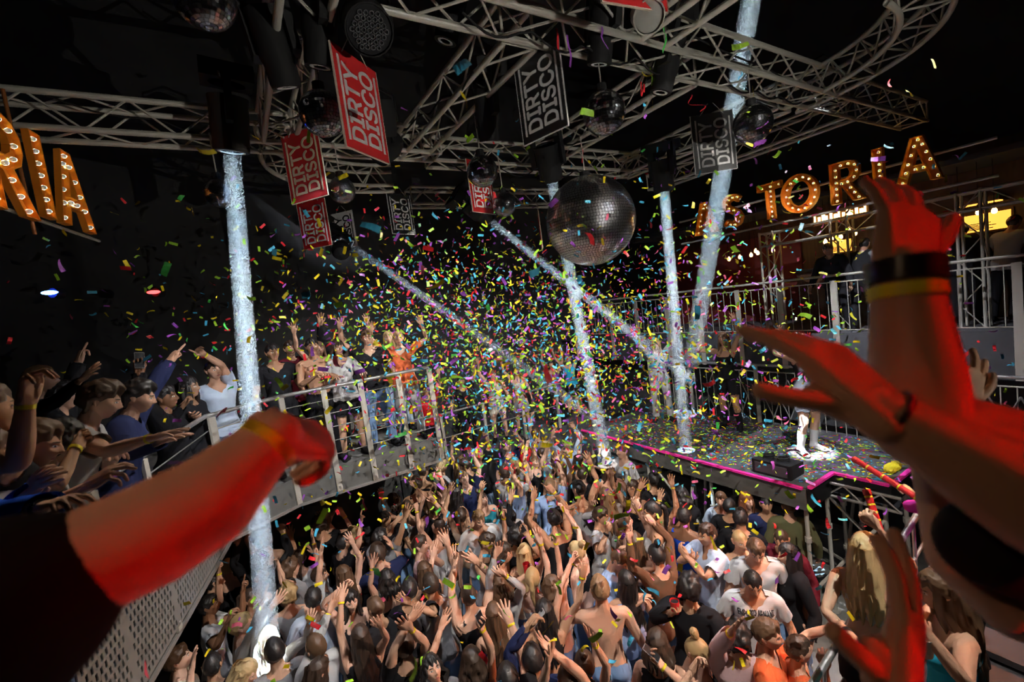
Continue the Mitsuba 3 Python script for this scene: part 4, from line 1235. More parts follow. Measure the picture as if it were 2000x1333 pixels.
def menu_board(label, x, y, w, h, X=10.545):
    t = thing("menu_board", label, "menu board")
    c = on_x(x, y, X)
    add("frame", box((X, c[1] - w / 2 - .03, c[2] - h / 2 - .03), (X + .05, c[1] + w / 2 + .03, c[2] + h / 2 + .03)), "bar_wood", t)
    add("lit_panel", box((X - .012, c[1] - w / 2, c[2] - h / 2), (X, c[1] + w / 2, c[2] + h / 2)), "sign_beige", t, emit=lamp((1.5, .62, .08), .01))
    r = np.random.default_rng(int(x))
    for k in range(5):
        L = w * (.3 + .5 * r.random())
        add("text_line", box((X - .016, c[1] + w / 2 - .05 - L, c[2] - h * .06 - k * h * .08), (X - .012, c[1] + w / 2 - .05, c[2] - h * .02 - k * h * .08)), "bar_wood", t)
menu_board("small yellow lit menu board between the towers of the bar", 1637, 482, .46, .24)
menu_board("yellow lit menu board at the right end of the bar", 1912, 436, .72, .28)
def pendant(label, x, y, X=9.6, group=None, glow=11):
    c = on_x(x, y, X)
    t = thing("pendant_bulb", label, "light bulb", group)
    add("bulb", moved(lathe([(0, -.05), (.022, -.045), (.035, -.02), (.032, .012), (.014, .04), (.012, .06)], 12), turn(0, c)), "white", t, True, emit=lamp((glow, glow * .48, glow * .12), .012))
    add("cord", tube(c + [0, 0, .05], (c[0], c[1], 6.0), .005, 5), "black", t)
    add("socket", tube(c + [0, 0, .05], c + [0, 0, .11], .016, 8), "black", t)
BULB_PX = ((1612, 472), (1624, 466), (1642, 462), (1670, 455), (1660, 448), (1873, 420), (1911, 414), (1942, 411), (1476, 490), (1480, 494), (1510, 489), (1445, 502), (1424, 506), (1467, 498))
for x, y in BULB_PX:
    n_th = sorted([a[0] for a in BULB_PX]).index(x)
    pendant(f"bare warm bulb over the upper bar, {['first', 'second', 'third', 'fourth', 'fifth', 'sixth', 'seventh', 'eighth', 'ninth', 'tenth', 'eleventh', 'twelfth', 'thirteenth', 'last'][n_th]} from the left of its row", x, y, 9.6, "bare bulbs over the bar")
t = thing("sign_header", "glowing amber lettering strip over the bar under the orange letters", "sign")
c0, c1 = on_x(1592, 430, 8.9), on_x(1690, 408, 8.9)
add("back_board", box((8.9, c1[1] - .05, c1[2] - .12), (8.93, c0[1] + .05, c1[2] + .10)), "bar_wood", t)
for k in range(13):
    y = c0[1] + (c1[1] - c0[1]) * k / 12
    add("glow_stroke", box((8.88, y - .012 - .012 * (k % 3), c1[2] - .08), (8.9, y + .012, c1[2] + .05 - .03 * (k % 2))), "white", t, emit=lamp((9, 5.2, 1.2), .01))
beam = thing("soffit_lamp_bar", "amber lit soffit strip above the right menu board", "lamp")
c0, c1 = on_x(1872, 408, 10.1), on_x(1952, 392, 10.1)
add("housing", box((10.1, c1[1], c1[2] + .02), (10.6, c0[1], c1[2] + .10)), "bar_wood", beam)
add("glow", box((10.12, c1[1], c1[2]), (10.3, c0[1], c1[2] + .02)), "white", beam, emit=lamp((1.6, .6, .09), .01))
# bar counter
bar = thing("bar_counter", "dark bar counter along the upper balcony behind the drinkers", "bar")
add("front", box((9.9, .2, 3.64), (10.0, 4.8, 4.68)), "bar_wood", bar)
add("top", box((9.82, .2, 4.68), (10.4, 4.8, 4.73)), "dark_grey", bar)
# small far lights
for lab, (x, y), dd, col in (("small green-white point of light in the confetti cloud", (891, 632), 7.5, (30, 60, 40)), ("small blue light far back at the left", (97, 572), 5.2, (1, 4, 60)), ("dim red light far back at the left", (300, 571), 6.0, (8, .2, .2)), ("small white light beside the far platform", (958, 683), 8.2, (30, 34, 30))):
    c = on_d(x, y, dd)
    t = thing("point_lamp", lab, "lamp")
    rx = .05 if "blue" in lab or "red" in lab else .022
    b = trimesh.creation.icosphere(subdivisions=2, radius=1.0)
    b.vertices = b.vertices * [rx * 1.5, rx * 1.5, rx * .5 if rx > .03 else rx]
    b.apply_translation(c)
    add("lens", b, "white", t, True, emit=lamp(col, .006))
    add("housing", tube(c + _f * .03, c + _f * .14, .06, 10), "black", t)
# ------------------------------------------------------------------ building one person
TEMPL = {(f, n): make_template(f, 4 if n else 3, n) for f in (False, True) for n in (False, True)}
_cache = {}
def cached(kind, T, fn, *a):
    k = (kind, id(T), *a)
    if k not in _cache:
        _cache[k] = fn()
    return _cache[k]

def face_yaw(at, deg):
    """the yaw of someone at this place who faces the camera (0), right in the picture (90), away (180)"""
    v = (EYE - at) * [1, 1, 0]
    v /= np.linalg.norm(v)
    r = np.array([-v[1], v[0], 0])
    a = math.radians(deg)
    d = v * math.cos(a) + r * math.sin(a)
    return math.atan2(-d[0], d[1])

def to_px(x, y, reach=.96, far=False, curl="open", palm=None, bend=0.0, pole=None, tilt=0.0):
    """an arm whose wrist lies on the line of sight through a pixel, as far along it as the arm reaches"""
    def spec(S, L, side, fwd):
        d = ray(x, y)
        d = d / np.linalg.norm(d)
        t0 = (S - EYE) @ d
        q = EYE + d * t0
        h = np.linalg.norm(q - S)
        R = reach * L
        at = q + d * math.sqrt(R * R - h * h) * (1 if far else -1) if h < R else S + (q - S) / h * R
        o = dict(at=at, curl=curl, palm=fwd if palm is None else np.array(palm, float), bend=bend, tilt=tilt)
        o["pole"] = (side * .9 - np.array([0, 0, .6]) - fwd * .2) if pole is None else np.array(pole, float)
        return o
    return spec

def up(out=.25, fwd=.15, reach=.95, lift=1.0, curl="open", bend=0.0, palm=None):
    def spec(S, L, side, fw):
        d = side * out + fw * fwd + np.array([0, 0, lift])
        return dict(at=S + d / np.linalg.norm(d) * L * reach, palm=fw if palm is None else palm, curl=curl, bend=bend, pole=side * 1.0 - fw * .2 - np.array([0, 0, .3]))
    return spec

def fore(out=.1, lift=-.25, reach=.62, curl="relax", palm=(0, 0, -1)):
    """hand held in front of the body"""
    def spec(S, L, side, fw):
        d = side * out + fw + np.array([0, 0, lift])
        return dict(at=S + d / np.linalg.norm(d) * L * reach, palm=np.array(palm, float) if not isinstance(palm, str) else -side, curl=curl, pole=side * .5 - np.array([0, 0, 1.0]))
    return spec

TOPNAMES = {"tee": "t_shirt", "shirt": "shirt", "longsleeve": "long_sleeve_top", "hoodie": "hooded_top", "tank": "tank_top", "crop": "crop_top", "cropsleeve": "crop_top", "bandeau": "bandeau_top", "offshoulder": "off_shoulder_top", "dress": "dress"}
HANDS = {}
PEOPLE = []
def band_mesh(T, s, x, r=.030, w=.018, thick=.003):
    ring = lathe([(r, -w / 2), (r + thick, -w / 2), (r + thick, w / 2), (r, w / 2), (r, -w / 2)], 16)
    V = np.array(ring.vertices)
    V = np.stack([s * (x + V[:, 2]), V[:, 0], V[:, 1] * .85 + 1.418], 1)
    F = np.array(ring.faces)
    W = np.eye(len(T["names"]))[np.full(len(V), T["names"].index(("r" if s > 0 else "l") + "fore"))]
    return V, F, W

def one_side(vfw, half):
    v, f, w = vfw
    f = f[(v[f][:, :, 0].mean(1) * half) > 0]
    ids, inv = np.unique(f, return_inverse=True)
    return v[ids], inv.reshape(-1, 3), w[ids]

def person(label, px=None, z=0.0, face=0.0, sex="m", near=False, s=None, top=("tee", "black"), bottom=("trousers", "denim blue"), hair_=("short", "dark brown hair"), skin_="fair", right=None, left=None, head=(0, 0, 0), lean=0.0, side=0.0, twist=0.0, legs=0.0,
           feat=None, bands="", group=None, at=None, shoes=("shoes", "black"), short=None, seed=None, watch="", extra=None, depth=None):
    near = near and (abs((face + 180) % 360 - 180) < 112 or depth is not None)
    T = TEMPL[(sex == "f", near)]
    s = (1.0 if sex == "m" else .955) if s is None else s
    if z < .5 and depth is None and "under the" not in label:
        s = s * 1.09
    hz = z + 1.64 * s - .25 * lean * lean
    if at is None:
        if depth is not None:
            q = on_d(*px, depth)
            z = q[2] - (1.64 * s - .25 * lean * lean)
            root = np.array([q[0], q[1], z])
        else:
            q = on_z(*px, hz)
            root = np.array([q[0], q[1], z])
    else:
        root = np.array([*at, z], float)
    yaw = face_yaw(root, face)
    fwd = np.array([-math.sin(yaw), math.cos(yaw), 0])
    if lean and at is None:
        root = root - fwd * .50 * math.sin(lean) * s
    seed = len(PEOPLE) if seed is None else seed
    RA = pose(T, root, yaw, s, lean, side, twist, head, {"r": right, "l": left}, legs, seed)
    t = thing("person", label, "person", group)
    HANDS[t] = RA
    def part(name, vfw, mat, smooth=True, parent=t, **k):
        v, f, w = vfw
        return add(name, (skin(T, RA, v, w, s), f), mat, parent, smooth, **k)
    part("body", (T["v"], T["f"], T["w"]), "skin_" + skin_)
    if top:
        part(TOPNAMES[top[0]], cached(top[0], T, lambda: cloth(T, top[0])), "cloth_" + top[1].replace(" ", "_"))
    if bottom:
        if bottom[0] == "skirt":
            part("skirt", cached("skirt", T, lambda: skirt(T, 1.00, .60, .05)), "cloth_" + bottom[1].replace(" ", "_"))
        else:
            part(bottom[0], cached(bottom[0], T, lambda: cloth(T, bottom[0])), "cloth_" + bottom[1].replace(" ", "_"))
    if shoes:
        for half in (1, -1):
            part(shoes[0][:-1], cached(shoes[0], T, lambda: one_side(cloth(T, shoes[0]), half), half), "cloth_" + shoes[1].replace(" ", "_"))
    if hair_:
        hs = seed % 3
        part("hair", cached("hair", T, lambda: hair(T, hair_[0], hs + 1), hair_[0], hs), "hair_" + hair_[1].replace(" ", "_").replace("-", "_"))
    if hair_ and hair_[0] == "hood":
        pass
    if feat or (feat is None and near and abs((face + 180) % 360 - 180) < 120):
        fb = cached("face", T, lambda: face_bits(T))
        eyes0 = []
        for k, m in (("eye", "eye_white"), ("iris", "eye_iris"), ("eyebrow", "hair_" + (hair_[1] if hair_ else "brown hair").replace(" ", "_").replace("-", "_")), ("lips", "lips")):
            eyes = []
            for i, q in enumerate(fb[k]):
                kk = part(k, q, m, True, eyes0[i]) if k == "iris" else part(k, q, m)
                eyes.append(kk)
            eyes0 = eyes if k == "eye" else eyes0
    for b in bands:
        sd = 1 if b in "rR" else -1
        part("wristband", cached("band", T, lambda: band_mesh(T, sd, .695), sd), "yellow_band")
    for b in watch:
        sd = 1 if b == "r" else -1
        part("wristwatch", cached("watch", T, lambda: band_mesh(T, sd, .69, .031, .022, .006), sd), "black_gloss")
    if extra:
        extra(t, T, RA, s, part)
    PEOPLE.append(dict(key=t, root=root, px=None, label=label, short=short, head=RA[1]["head"] + [0, 0, .08]))
    return t

def held(key, sd, mesh, offset=(.10, 0, -.03)):
    """a mesh given in the frame of the hand (x towards the fingers, z off the back of the hand) -> its place in the world"""
    R, A = HANDS[key]
    n = sd + "hand"
    sg_ = 1 if sd == "r" else -1
    m = mesh.copy()
    v = (np.array(m.vertices) + offset) * [sg_, 1, 1]
    m.vertices = v @ R[n].T + A[n]
    if sg_ < 0:
        m.faces = m.faces[:, ::-1]
    return m

def phone(key, sd, label, glow=None):
    t = thing("phone", label, "phone")
    add("body", held(key, sd, box(np.array((-.075, -.037, -.005)), np.array((.075, .037, .004)), .003), (.10, 0.0, -.030)), "plastic_grey", t)
    add("screen", held(key, sd, box(np.array((-.070, -.033, -.0062)), np.array((.070, .033, -.005))), (.10, 0.0, -.030)), "black_gloss", t)
    add("camera", held(key, sd, box(np.array((.045, -.03, .004)), np.array((.068, -.005, .0062))), (.10, 0.0, -.030)), "black", t)
    if glow:
        b = trimesh.creation.icosphere(subdivisions=2, radius=.011)
        b.apply_translation([.055, -.018, .010])
        add("flash", held(key, sd, b, (.10, 0, -.030)), "white", t, True, emit=lamp((glow, glow * .95, glow * .82), .02))
    return t

def chest_text(word_, width, zc, mat="sign_black"):
    def fn(t, T, RA, s, part):
        m = meshkit.text_mesh(word_, 1.0, .02, bold=True)
        lo, hi = m.bounds
        v = (np.array(m.vertices) - (lo + hi) / 2) / (hi - lo)
        h = width * .15 if len(word_) > 6 else width * .35
        x, zz = -v[:, 0] * width, v[:, 1] * h + zc
        cv, cf, _ = cached("tee", T, lambda: cloth(T, "tee"))
        from scipy.spatial import cKDTree
        fr = cv[:, 1] > .02
        d, i = cKDTree(cv[fr][:, [0, 2]]).query(np.stack([x, zz], 1), k=3)
        y = (cv[fr][:, 1][i]).max(1) + .004 + v[:, 2] * .002
        V = np.stack([x, y, zz], 1)
        W = np.eye(len(T["names"]))[np.full(len(V), T["names"].index("chest"))]
        part("lettering", (V, np.array(m.faces)[:, ::-1], W), mat, False)
    return fn

# ------------------------------------------------------------------ the people one can single out, right of the dance floor
WT, BT = ("tee", "white"), ("tee", "black")
person("dark-haired man in a white T-shirt with dark lettering across the chest", (1466, 1126), face=8, near=True, hair_=("buzz", "black hair"), skin_="tan", top=WT, head=(.1, .35, 0), bottom=("trousers", "black"), extra=chest_text("EMPORIO ARMANI", .30, 1.36), short="man in lettered white T-shirt")
person("brown-haired man in a plain white T-shirt looking down, behind the lettered T-shirt", (1474, 1062), face=12, near=True, s=1.03, hair_=("short", "brown hair"), skin_="fair", top=WT, head=(-.1, .45, 0), short="man in plain white T-shirt")
_t = person("man in a pale blue short-sleeved shirt clasping his hands, in front of the stage", (1383, 1042), face=-52, near=True, s=1.03, hair_=("short", "dark brown hair"), skin_="tan", top=("shirt", "pale blue"), bottom=("trousers", "black"), right=to_px(1348, 1092, .62, curl="grip", palm=(.5, .5, 0)), left=to_px(1340, 1086, .68, curl="grip", palm=(.5, .5, .2)), short="man in pale blue shirt")
person("woman in a white off-shoulder top and pale flared jeans with a black ponytail", (1276, 999), z=.33, face=-88, sex="f", near=True, s=1.0, hair_=("pony", "black hair"), skin_="tan", top=("offshoulder", "white"), bottom=("trousers", "pale denim"), right=fore(.1, -.9, .8), left=fore(.2, -1.2, .85), short="woman in white off-shoulder top")
person("woman with long brown hair and pale blue jeans seen from behind, one arm up", (1240, 1060), face=175, sex="f", near=True, s=1.0, hair_=("long", "brown hair"), skin_="fair", top=("crop", "pale blue"), bottom=("trousers", "pale denim"), right=to_px(1247, 980, .97, curl="relax"), bands="r", short="long-haired woman in jeans")
person("fair-haired shirtless man seen from behind at the bottom of the crowd", (1172, 1152), face=185, near=True, s=1.05, hair_=("short", "light brown hair"), skin_="fair", top=None, right=None, left=fore(.4, .1, .7), short="shirtless man")
person("man with cropped hair and a light blue shirt bending over a dark-haired woman", (1198, 1084), face=62, near=True, s=1.03, hair_=("buzz", "brown hair"), skin_="fair", top=("shirt", "light blue"), head=(.0, .4, .0), lean=.18, right=fore(.0, -.3, .6), left=fore(.1, -.3, .6), short="man in light blue shirt")
person("woman with very dark long hair embraced by the man in the light blue shirt", (1222, 1134), face=200, sex="f", near=True, hair_=("long", "black hair"), skin_="tan", top=("tank", "light blue"), head=(0, -.2, 0), short="woman with long black hair")
_t = person("man in a white patterned T-shirt holding a phone to his ear", (1168, 1006), face=78, near=True, hair_=("short", "dark brown hair"), skin_="tan", top=WT, right=to_px(1186, 1040, .55, curl="grip", palm=(0, 1, 0)), watch="r", head=(0, .15, 0), short="man with phone at his ear")
phone(_t, "r", "dark phone held to the ear of the man in the white patterned T-shirt")
def white_hat(t, T, RA, s, part):
    V = np.array(lathe([(.145, .0), (.15, .008), (.085, .02), (.08, .09), (.05, .12), (0, .115)], 24).vertices)
    F = np.array(lathe([(.145, .0), (.15, .008), (.085, .02), (.08, .09), (.05, .12), (0, .115)], 24).faces)
    V = V + [0, -.01, 1.70]
    part("hat", (V, F, np.eye(len(T["names"]))[np.full(len(V), T["names"].index("head"))]), "white")
person("woman in hot pink with long dark hair and a white hat, lit by a beam", (1188, 916), z=.30, face=5, sex="f", near=True, hair_=("long", "dark brown hair"), skin_="fair", top=("bandeau", "red"), bottom=("trousers", "hot pink"), extra=white_hat, right=fore(.4, -.3, .7), left=fore(.4, -.3, .7), short="woman in hot pink")
person("man in a white T-shirt behind the woman in hot pink, by the stage corner", (1217, 880), face=-60, hair_=("short", "brown hair"), skin_="fair", top=WT, z=.3, right=fore(.1, -.1, .7), short="man in white by the stage corner")
_t = person("man in a black jacket seen from behind with a red cup in his hand", (1347, 1148), face=158, near=True, s=1.02, hair_=("curly", "black hair"), skin_="olive", top=("hoodie", "black"), bottom=("trousers", "black"), left=to_px(1312, 1198, .7, curl="grip", palm=(0, 0, 1)), short="man in black jacket")
_c = thing("drink_cup", "dark red plastic cup in the hand of the man in the black jacket", "cup")
_p = on_d(1311, 1186, 4.35)
_p = HANDS[_t][1]["lhand"] + HANDS[_t][0]["lhand"] @ np.array([-.08, 0, -.04])
add("cup", moved(lathe([(.034, -.06), (.044, .06), (.040, .06), (.031, -.055), (0, -.055)], 18), turn(0, _p)), "red_tube", _c, 30)
add("drink", moved(lathe([(.039, .045), (0, .045)], 18), turn(0, _p)), "black_gloss", _c)
person("laughing woman with fair hair tied up and bare shoulders at the bottom of the floor", (1350, 1262), face=58, sex="f", near=True, hair_=("bun", "fair hair"), skin_="fair", top=("bandeau", "black"), head=(-.1, .35, 0), right=to_px(1352, 1310, .55, curl="grip"), short="woman with tied-up fair hair")
person("person with black hair in a pale pink hoodie raising a hand with a yellow wristband", (1440, 1246), face=185, near=True, s=.98, hair_=("curly", "black hair"), skin_="fair", top=("hoodie", "pale pink"), left=to_px(1424, 1238, .97, curl="flat", palm=(0, 0, 1)), bands="l", short="person in pale pink hoodie")
person("man with glasses and brown hair in an orange T-shirt, seen in profile", (1494, 1236), face=82, near=True, hair_=("quiff", "brown hair"), skin_="fair", top=("tee", "orange"), right=fore(.3, -1.0, .8), short="man with glasses in orange")
person("dark-haired man in a bright orange-red T-shirt gripping the stair handrail", (1556, 1268), face=118, near=True, s=1.0, depth=3.75, hair_=("short", "dark brown hair"), skin_="fair", top=("tee", "orange"), right=to_px(1612, 1310, .8, curl="grip", palm=(0, 0, -1)), left=to_px(1632, 1222, .9, curl="grip", palm=(0, 0, -1)), short="man in orange-red T-shirt")
_t = person("woman with dark hair holding up a phone at the bottom of the floor", (1284, 1258), face=170, sex="f", near=True, hair_=("bob", "dark brown hair"), skin_="fair", top=("tank", "black"), right=to_px(1293, 1302, .6, curl="grip", palm=(0, 0, 1)), bands="r", short="woman holding up a phone")
phone(_t, "r", "black phone held up by the dark-haired woman at the bottom of the floor")
person("person with very short bleached hair in a beige top beside the white T-shirts", (1444, 1054), face=25, hair_=("buzz", "fair hair"), skin_="olive", top=("tank", "beige"), near=True, s=.97, short="person with bleached hair")
person("man in a burgundy shirt under the stage corner, confetti on his hair", (1528, 1048), face=-25, near=True, hair_=("buzz", "dark brown hair"), skin_="tan", top=("longsleeve", "burgundy"), head=(.1, .2, 0), short="man in burgundy shirt")
person("dark-haired woman in a black hoodie with a white print, by the stage leg", (1541, 1082), face=-58, sex="f", near=True, hair_=("long", "black hair"), skin_="fair", top=("hoodie", "black"), extra=chest_text("DSC", .16, 1.33, "sign_white"), short="woman in black hoodie")
person("dark-haired man in a royal blue vest turned towards the stage", (1336, 1008), face=150, near=True, hair_=("short", "black hair"), skin_="brown", top=("tank", "royal blue"), left=fore(.2, -.2, .7), short="man in royal blue vest")
for lab, px, fc, sx, hr, tp, sk, sh in (("person in pale blue under the stage behind the scaffold poles", (1408, 974), -10, "f", ("short", "brown hair"), ("tee", "pale blue"), "fair", "person in pale blue"), ("man with black hair in black under the middle of the stage", (1424, 990), 160, "m", ("short", "black hair"), ("longsleeve", "black"), "olive", "man in black under the stage"),
        ("woman with pinkish hair under the stage near its corner", (1458, 976), 30, "f", ("long", "red-brown hair"), ("tank", "purple"), "pale", "woman with pinkish hair"), ("man in a dark cap standing under the stage edge", (1496, 984), 10, "m", ("buzz", "black hair"), ("tee", "navy"), "tan", "man in dark cap"), ("man in a grey-brown hoodie under the stage corner", (1540, 990), 190, "m", ("short", "brown hair"), ("hoodie", "olive"), "fair", "man in grey-brown hoodie"),
        ("short-haired man in black close behind the pale blue shirt", (1446, 1012), 170, "m", ("short", "black hair"), ("tee", "black"), "tan", "man behind the pale blue shirt")):
    person(lab, px, face=fc, sex=sx, hair_=hr, top=tp, skin_=sk, short=sh, s=.98)

# ------------------------------------------------------------------ the middle of the crowd
person("fair young man in a white T-shirt facing the camera in mid-crowd", (932, 1008), face=12, near=True, s=1.03, hair_=("short", "light brown hair"), skin_="fair", top=WT, head=(.1, .3, 0), short="fair man in white T-shirt")
person("man with a dark fade haircut and a white vest, bare tanned shoulders", (944, 1056), face=62, near=True, hair_=("quiff", "dark brown hair"), skin_="tan", top=("tank", "white"), head=(0, .3, 0), right=fore(.2, -.2, .7), short="man in white vest")
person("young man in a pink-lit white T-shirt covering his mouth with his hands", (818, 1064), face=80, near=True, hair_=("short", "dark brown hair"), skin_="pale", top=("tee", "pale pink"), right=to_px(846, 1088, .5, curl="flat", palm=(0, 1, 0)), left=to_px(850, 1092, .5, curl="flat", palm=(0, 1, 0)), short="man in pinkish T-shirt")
person("man in a light blue shirt reaching up with one arm, back to the camera", (1074, 950), face=165, near=True, hair_=("short", "light brown hair"), skin_="fair", top=("shirt", "light blue"), right=to_px(1092, 908, .97), short="man in light blue reaching up")
person("woman in a black hooded top with dark hair in profile, mouth open", (1098, 1006), face=72, sex="f", near=True, hair_=("bob", "black hair"), skin_="fair", top=("hoodie", "black"), head=(0, -.25, 0), short="woman in black hooded top")
_t = person("blonde woman with a red cup raised, her curls seen from behind", (1024, 1082), face=160, sex="f", near=True, hair_=("long", "blonde hair"), skin_="fair", top=("tank", "cream"), left=to_px(1030, 1120, .6, curl="grip", palm=(0, 0, 1)), right=to_px(1056, 1070, .97), bands="r", short="blonde woman with red cup")
_c = thing("drink_cup", "red cup held by the blonde woman in mid-crowd", "cup")
_p = HANDS[_t][1]["lhand"] + np.array([0, 0, .06])
add("cup", moved(lathe([(.034, -.06), (.044, .06), (.040, .06), (.031, -.055), (0, -.055)], 18), turn(0, _p)), "red_tube", _c, 30)
person("brown-haired woman in profile with her chin raised and both arms up", (1086, 1146), face=66, sex="f", near=True, hair_=("bob", "brown hair"), skin_="fair", top=("bandeau", "white"), head=(0, -.35, 0), right=to_px(1122, 1076, .97, curl="fist"), left=to_px(1086, 1062, .97), bands="l", short="woman with raised chin")
person("woman with very long straight black hair and wristbands on a raised arm", (1064, 1196), face=182, sex="f", near=True, hair_=("long", "black hair"), skin_="tan", top=("bandeau", "black"), right=to_px(1138, 1128, .97, curl="relax"), left=to_px(1022, 1242, .75), bands="r", short="woman with straight black hair")
person("brown-haired woman in a royal blue dress seen from behind at the bottom", (966, 1202), face=184, sex="f", near=True, hair_=("long", "brown hair"), skin_="fair", top=("dress", "royal blue"), bottom=("skirt", "royal blue"), short="woman in royal blue")
person("short-haired man from behind making a V sign high above the crowd", (916, 1164), face=205, near=True, hair_=("buzz", "dark brown hair"), skin_="fair", top=("tank", "black"), left=to_px(886, 1082, .98, curl="peace", palm=(0, 0, 1)), right=to_px(934, 1100, .8), short="man making a V sign")
person("black-haired woman in an open-backed black dress, one pale arm raised", (756, 1132), face=188, sex="f", near=True, hair_=("bob", "black hair"), skin_="pale", top=("dress", "black"), bottom=("skirt", "black"), left=to_px(726, 1112, .97), bands="l", short="woman in open-backed dress")
person("person with head thrown back and a long bare arm up at the bottom edge", (848, 1312), face=20, sex="f", near=True, hair_=("bob", "black hair"), skin_="fair", top=("tee", "white"), head=(0, -.5, 0), right=to_px(868, 1196, 1.0), short="person with head thrown back")
_t = person("dark-haired person raising a pale phone in a banded hand", (922, 1292), face=180, sex="f", near=True, hair_=("bob", "dark brown hair"), skin_="fair", top=("tank", "black"), right=to_px(944, 1232, .98, curl="grip", palm=(.3, -.9, 0)), bands="r", short="person raising a pale phone")
phone(_t, "r", "pale phone raised in a banded hand in the lower crowd")
person("person whose long forearm reaches straight up at the bottom of the crowd", (992, 1330), face=180, near=True, hair_=("short", "black hair"), skin_="fair", top=("tee", "black"), right=to_px(996, 1212, 1.0), bands="r", short="person with long forearm up")
person("person with both open hands held high at the bottom edge of the crowd", (1112, 1330), face=180, near=True, hair_=("short", "dark brown hair"), skin_="fair", top=BT, right=to_px(1090, 1282, .97, palm=(0, 0, 1)), left=to_px(1068, 1302, .97, palm=(0, 0, 1)), short="person with both hands high")
_t = person("person in navy lifting a white phone sideways", (1040, 1290), face=178, near=True, hair_=("short", "black hair"), skin_="olive", top=("longsleeve", "navy"), left=to_px(1026, 1230, .9, curl="grip", palm=(0, 0, -1)), short="person in navy with phone")
phone(_t, "l", "white phone lifted sideways by the person in navy")
person("woman with dark hair in a bun and a banded open hand at the bottom edge", (1142, 1300), face=180, sex="f", near=True, hair_=("bun", "dark brown hair"), skin_="fair", top=("bandeau", "black"), right=to_px(1164, 1262, .97, palm=(0, 0, 1)), bands="r", short="woman with dark bun")
person("woman in a white striped long-sleeved top with arms crossed overhead", (978, 1142), face=180, sex="f", near=True, hair_=("bob", "brown hair"), skin_="fair", top=("longsleeve", "light grey"), left=to_px(966, 1092, .98, curl="relax"), right=to_px(990, 1128, .85, curl="relax"), bands="r", short="woman in striped sleeves")
person("bare-shouldered woman with one arm lit bright from behind", (1040, 1130), face=170, sex="f", near=True, hair_=("pony", "fair hair"), skin_="pale", top=("bandeau", "white"), right=to_px(1058, 1066, .98), bands="r", short="bare-shouldered woman")
_t = person("man with black curly hair holding a bright phone light in mid-crowd", (1008, 1048), face=140, near=True, hair_=("curly", "black hair"), skin_="olive", top=BT, right=to_px(1030, 1046, .7, curl="grip", palm=(-.5, -.7, 0)), short="man with bright phone light")
phone(_t, "r", "phone with its bright light on in mid-crowd", 260)
person("man clapping above his head near the bottom left of the crowd", (790, 1262), face=182, near=True, hair_=("short", "dark brown hair"), skin_="fair", top=BT, right=to_px(806, 1232, .97, curl="flat"), left=to_px(796, 1222, .97, curl="flat"), watch="l", bands="r", short="man clapping overhead")
person("dark-haired woman with both palms raised beside the open-backed dress", (704, 1246), face=180, sex="f", near=True, hair_=("long", "dark brown hair"), skin_="fair", top=("tank", "black"), right=to_px(744, 1226, .96), left=to_px(664, 1162, .98), bands="l", short="woman with both palms raised")
person("man with short dark hair and ear showing, back to the camera, in grey", (842, 1142), face=195, near=True, hair_=("short", "dark brown hair"), skin_="fair", top=("tee", "grey"), right=up(.2, .2), short="man in grey seen from behind")
person("young man with dark hair in black, back to the camera, mid-left", (800, 1152), face=170, near=True, hair_=("short", "black hair"), skin_="tan", top=BT, right=to_px(806, 1180, .6), short="young man in black")

# ------------------------------------------------------------------ the left of the floor, around the brightest pool of light
person("man with glasses in a white T-shirt with a dark bag strap, arms raised to film", (404, 1184), face=84, near=True, s=1.0, hair_=("short", "black hair"), skin_="brown", top=WT, right=to_px(446, 1214, .75, curl="grip"), left=to_px(450, 1206, .8, curl="grip"), short="man with glasses in white")
person("fair-haired person in pale grey pointing into the beam", (468, 1222), face=90, near=True, hair_=("short", "fair hair"), skin_="pale", top=("longsleeve", "light grey"), right=to_px(512, 1186, .98, curl="point"), short="person pointing into the beam")
person("young man in profile with brown hair at the lower left edge of the floor", (346, 1288), face=88, near=True, s=1.0, hair_=("quiff", "brown hair"), skin_="pale", top=("tee", "cream"), right=to_px(374, 1312, .7), head=(0, -.1, 0), short="young man at the lower left edge")
person("person in a black cap in front of the pool of light", (414, 1300), face=150, near=True, hair_=("buzz", "black hair"), skin_="tan", top=("tee", "black"), short="person in black cap", s=.95)
person("woman with bright blonde hair bowed down at the bottom left", (462, 1312), face=60, sex="f", near=True, hair_=("long", "blonde hair"), skin_="pale", top=("tank", "white"), head=(0, .5, 0), short="blonde woman bowed down")
person("dark-haired man standing against the brightest light", None, at=(-.20, 4.93), face=185, near=True, hair_=("short", "black hair"), skin_="fair", top=("tee", "grey"), short="dark-haired man against the light")
person("woman with long blonde hair lit white by the beam", None, at=(-.25, 5.33), face=165, sex="f", near=True, hair_=("long", "blonde hair"), skin_="pale", top=("longsleeve", "white"), left=to_px(528, 1190, .95), right=to_px(606, 1218, .95, curl="relax"), short="woman with beam-lit blonde hair")
person("woman with grey-blonde curls just behind the beam", (562, 1162), face=175, sex="f", hair_=("curly", "fair hair"), skin_="fair", top=("tank", "grey"), near=True, short="woman with grey-blonde curls")
person("man in a light blue T-shirt with black hair beside the beam", (612, 1170), face=170, near=True, hair_=("short", "black hair"), skin_="fair", top=("tee", "pale blue"), short="man in light blue T-shirt")
person("bespectacled dark-haired woman facing the camera on the left of the floor", (684, 1172), face=10, sex="f", near=True, hair_=("long", "black hair"), skin_="pale", top=("dress", "black"), bottom=("skirt", "black"), right=to_px(666, 1150, .75, curl="fist"), short="bespectacled dark-haired woman")
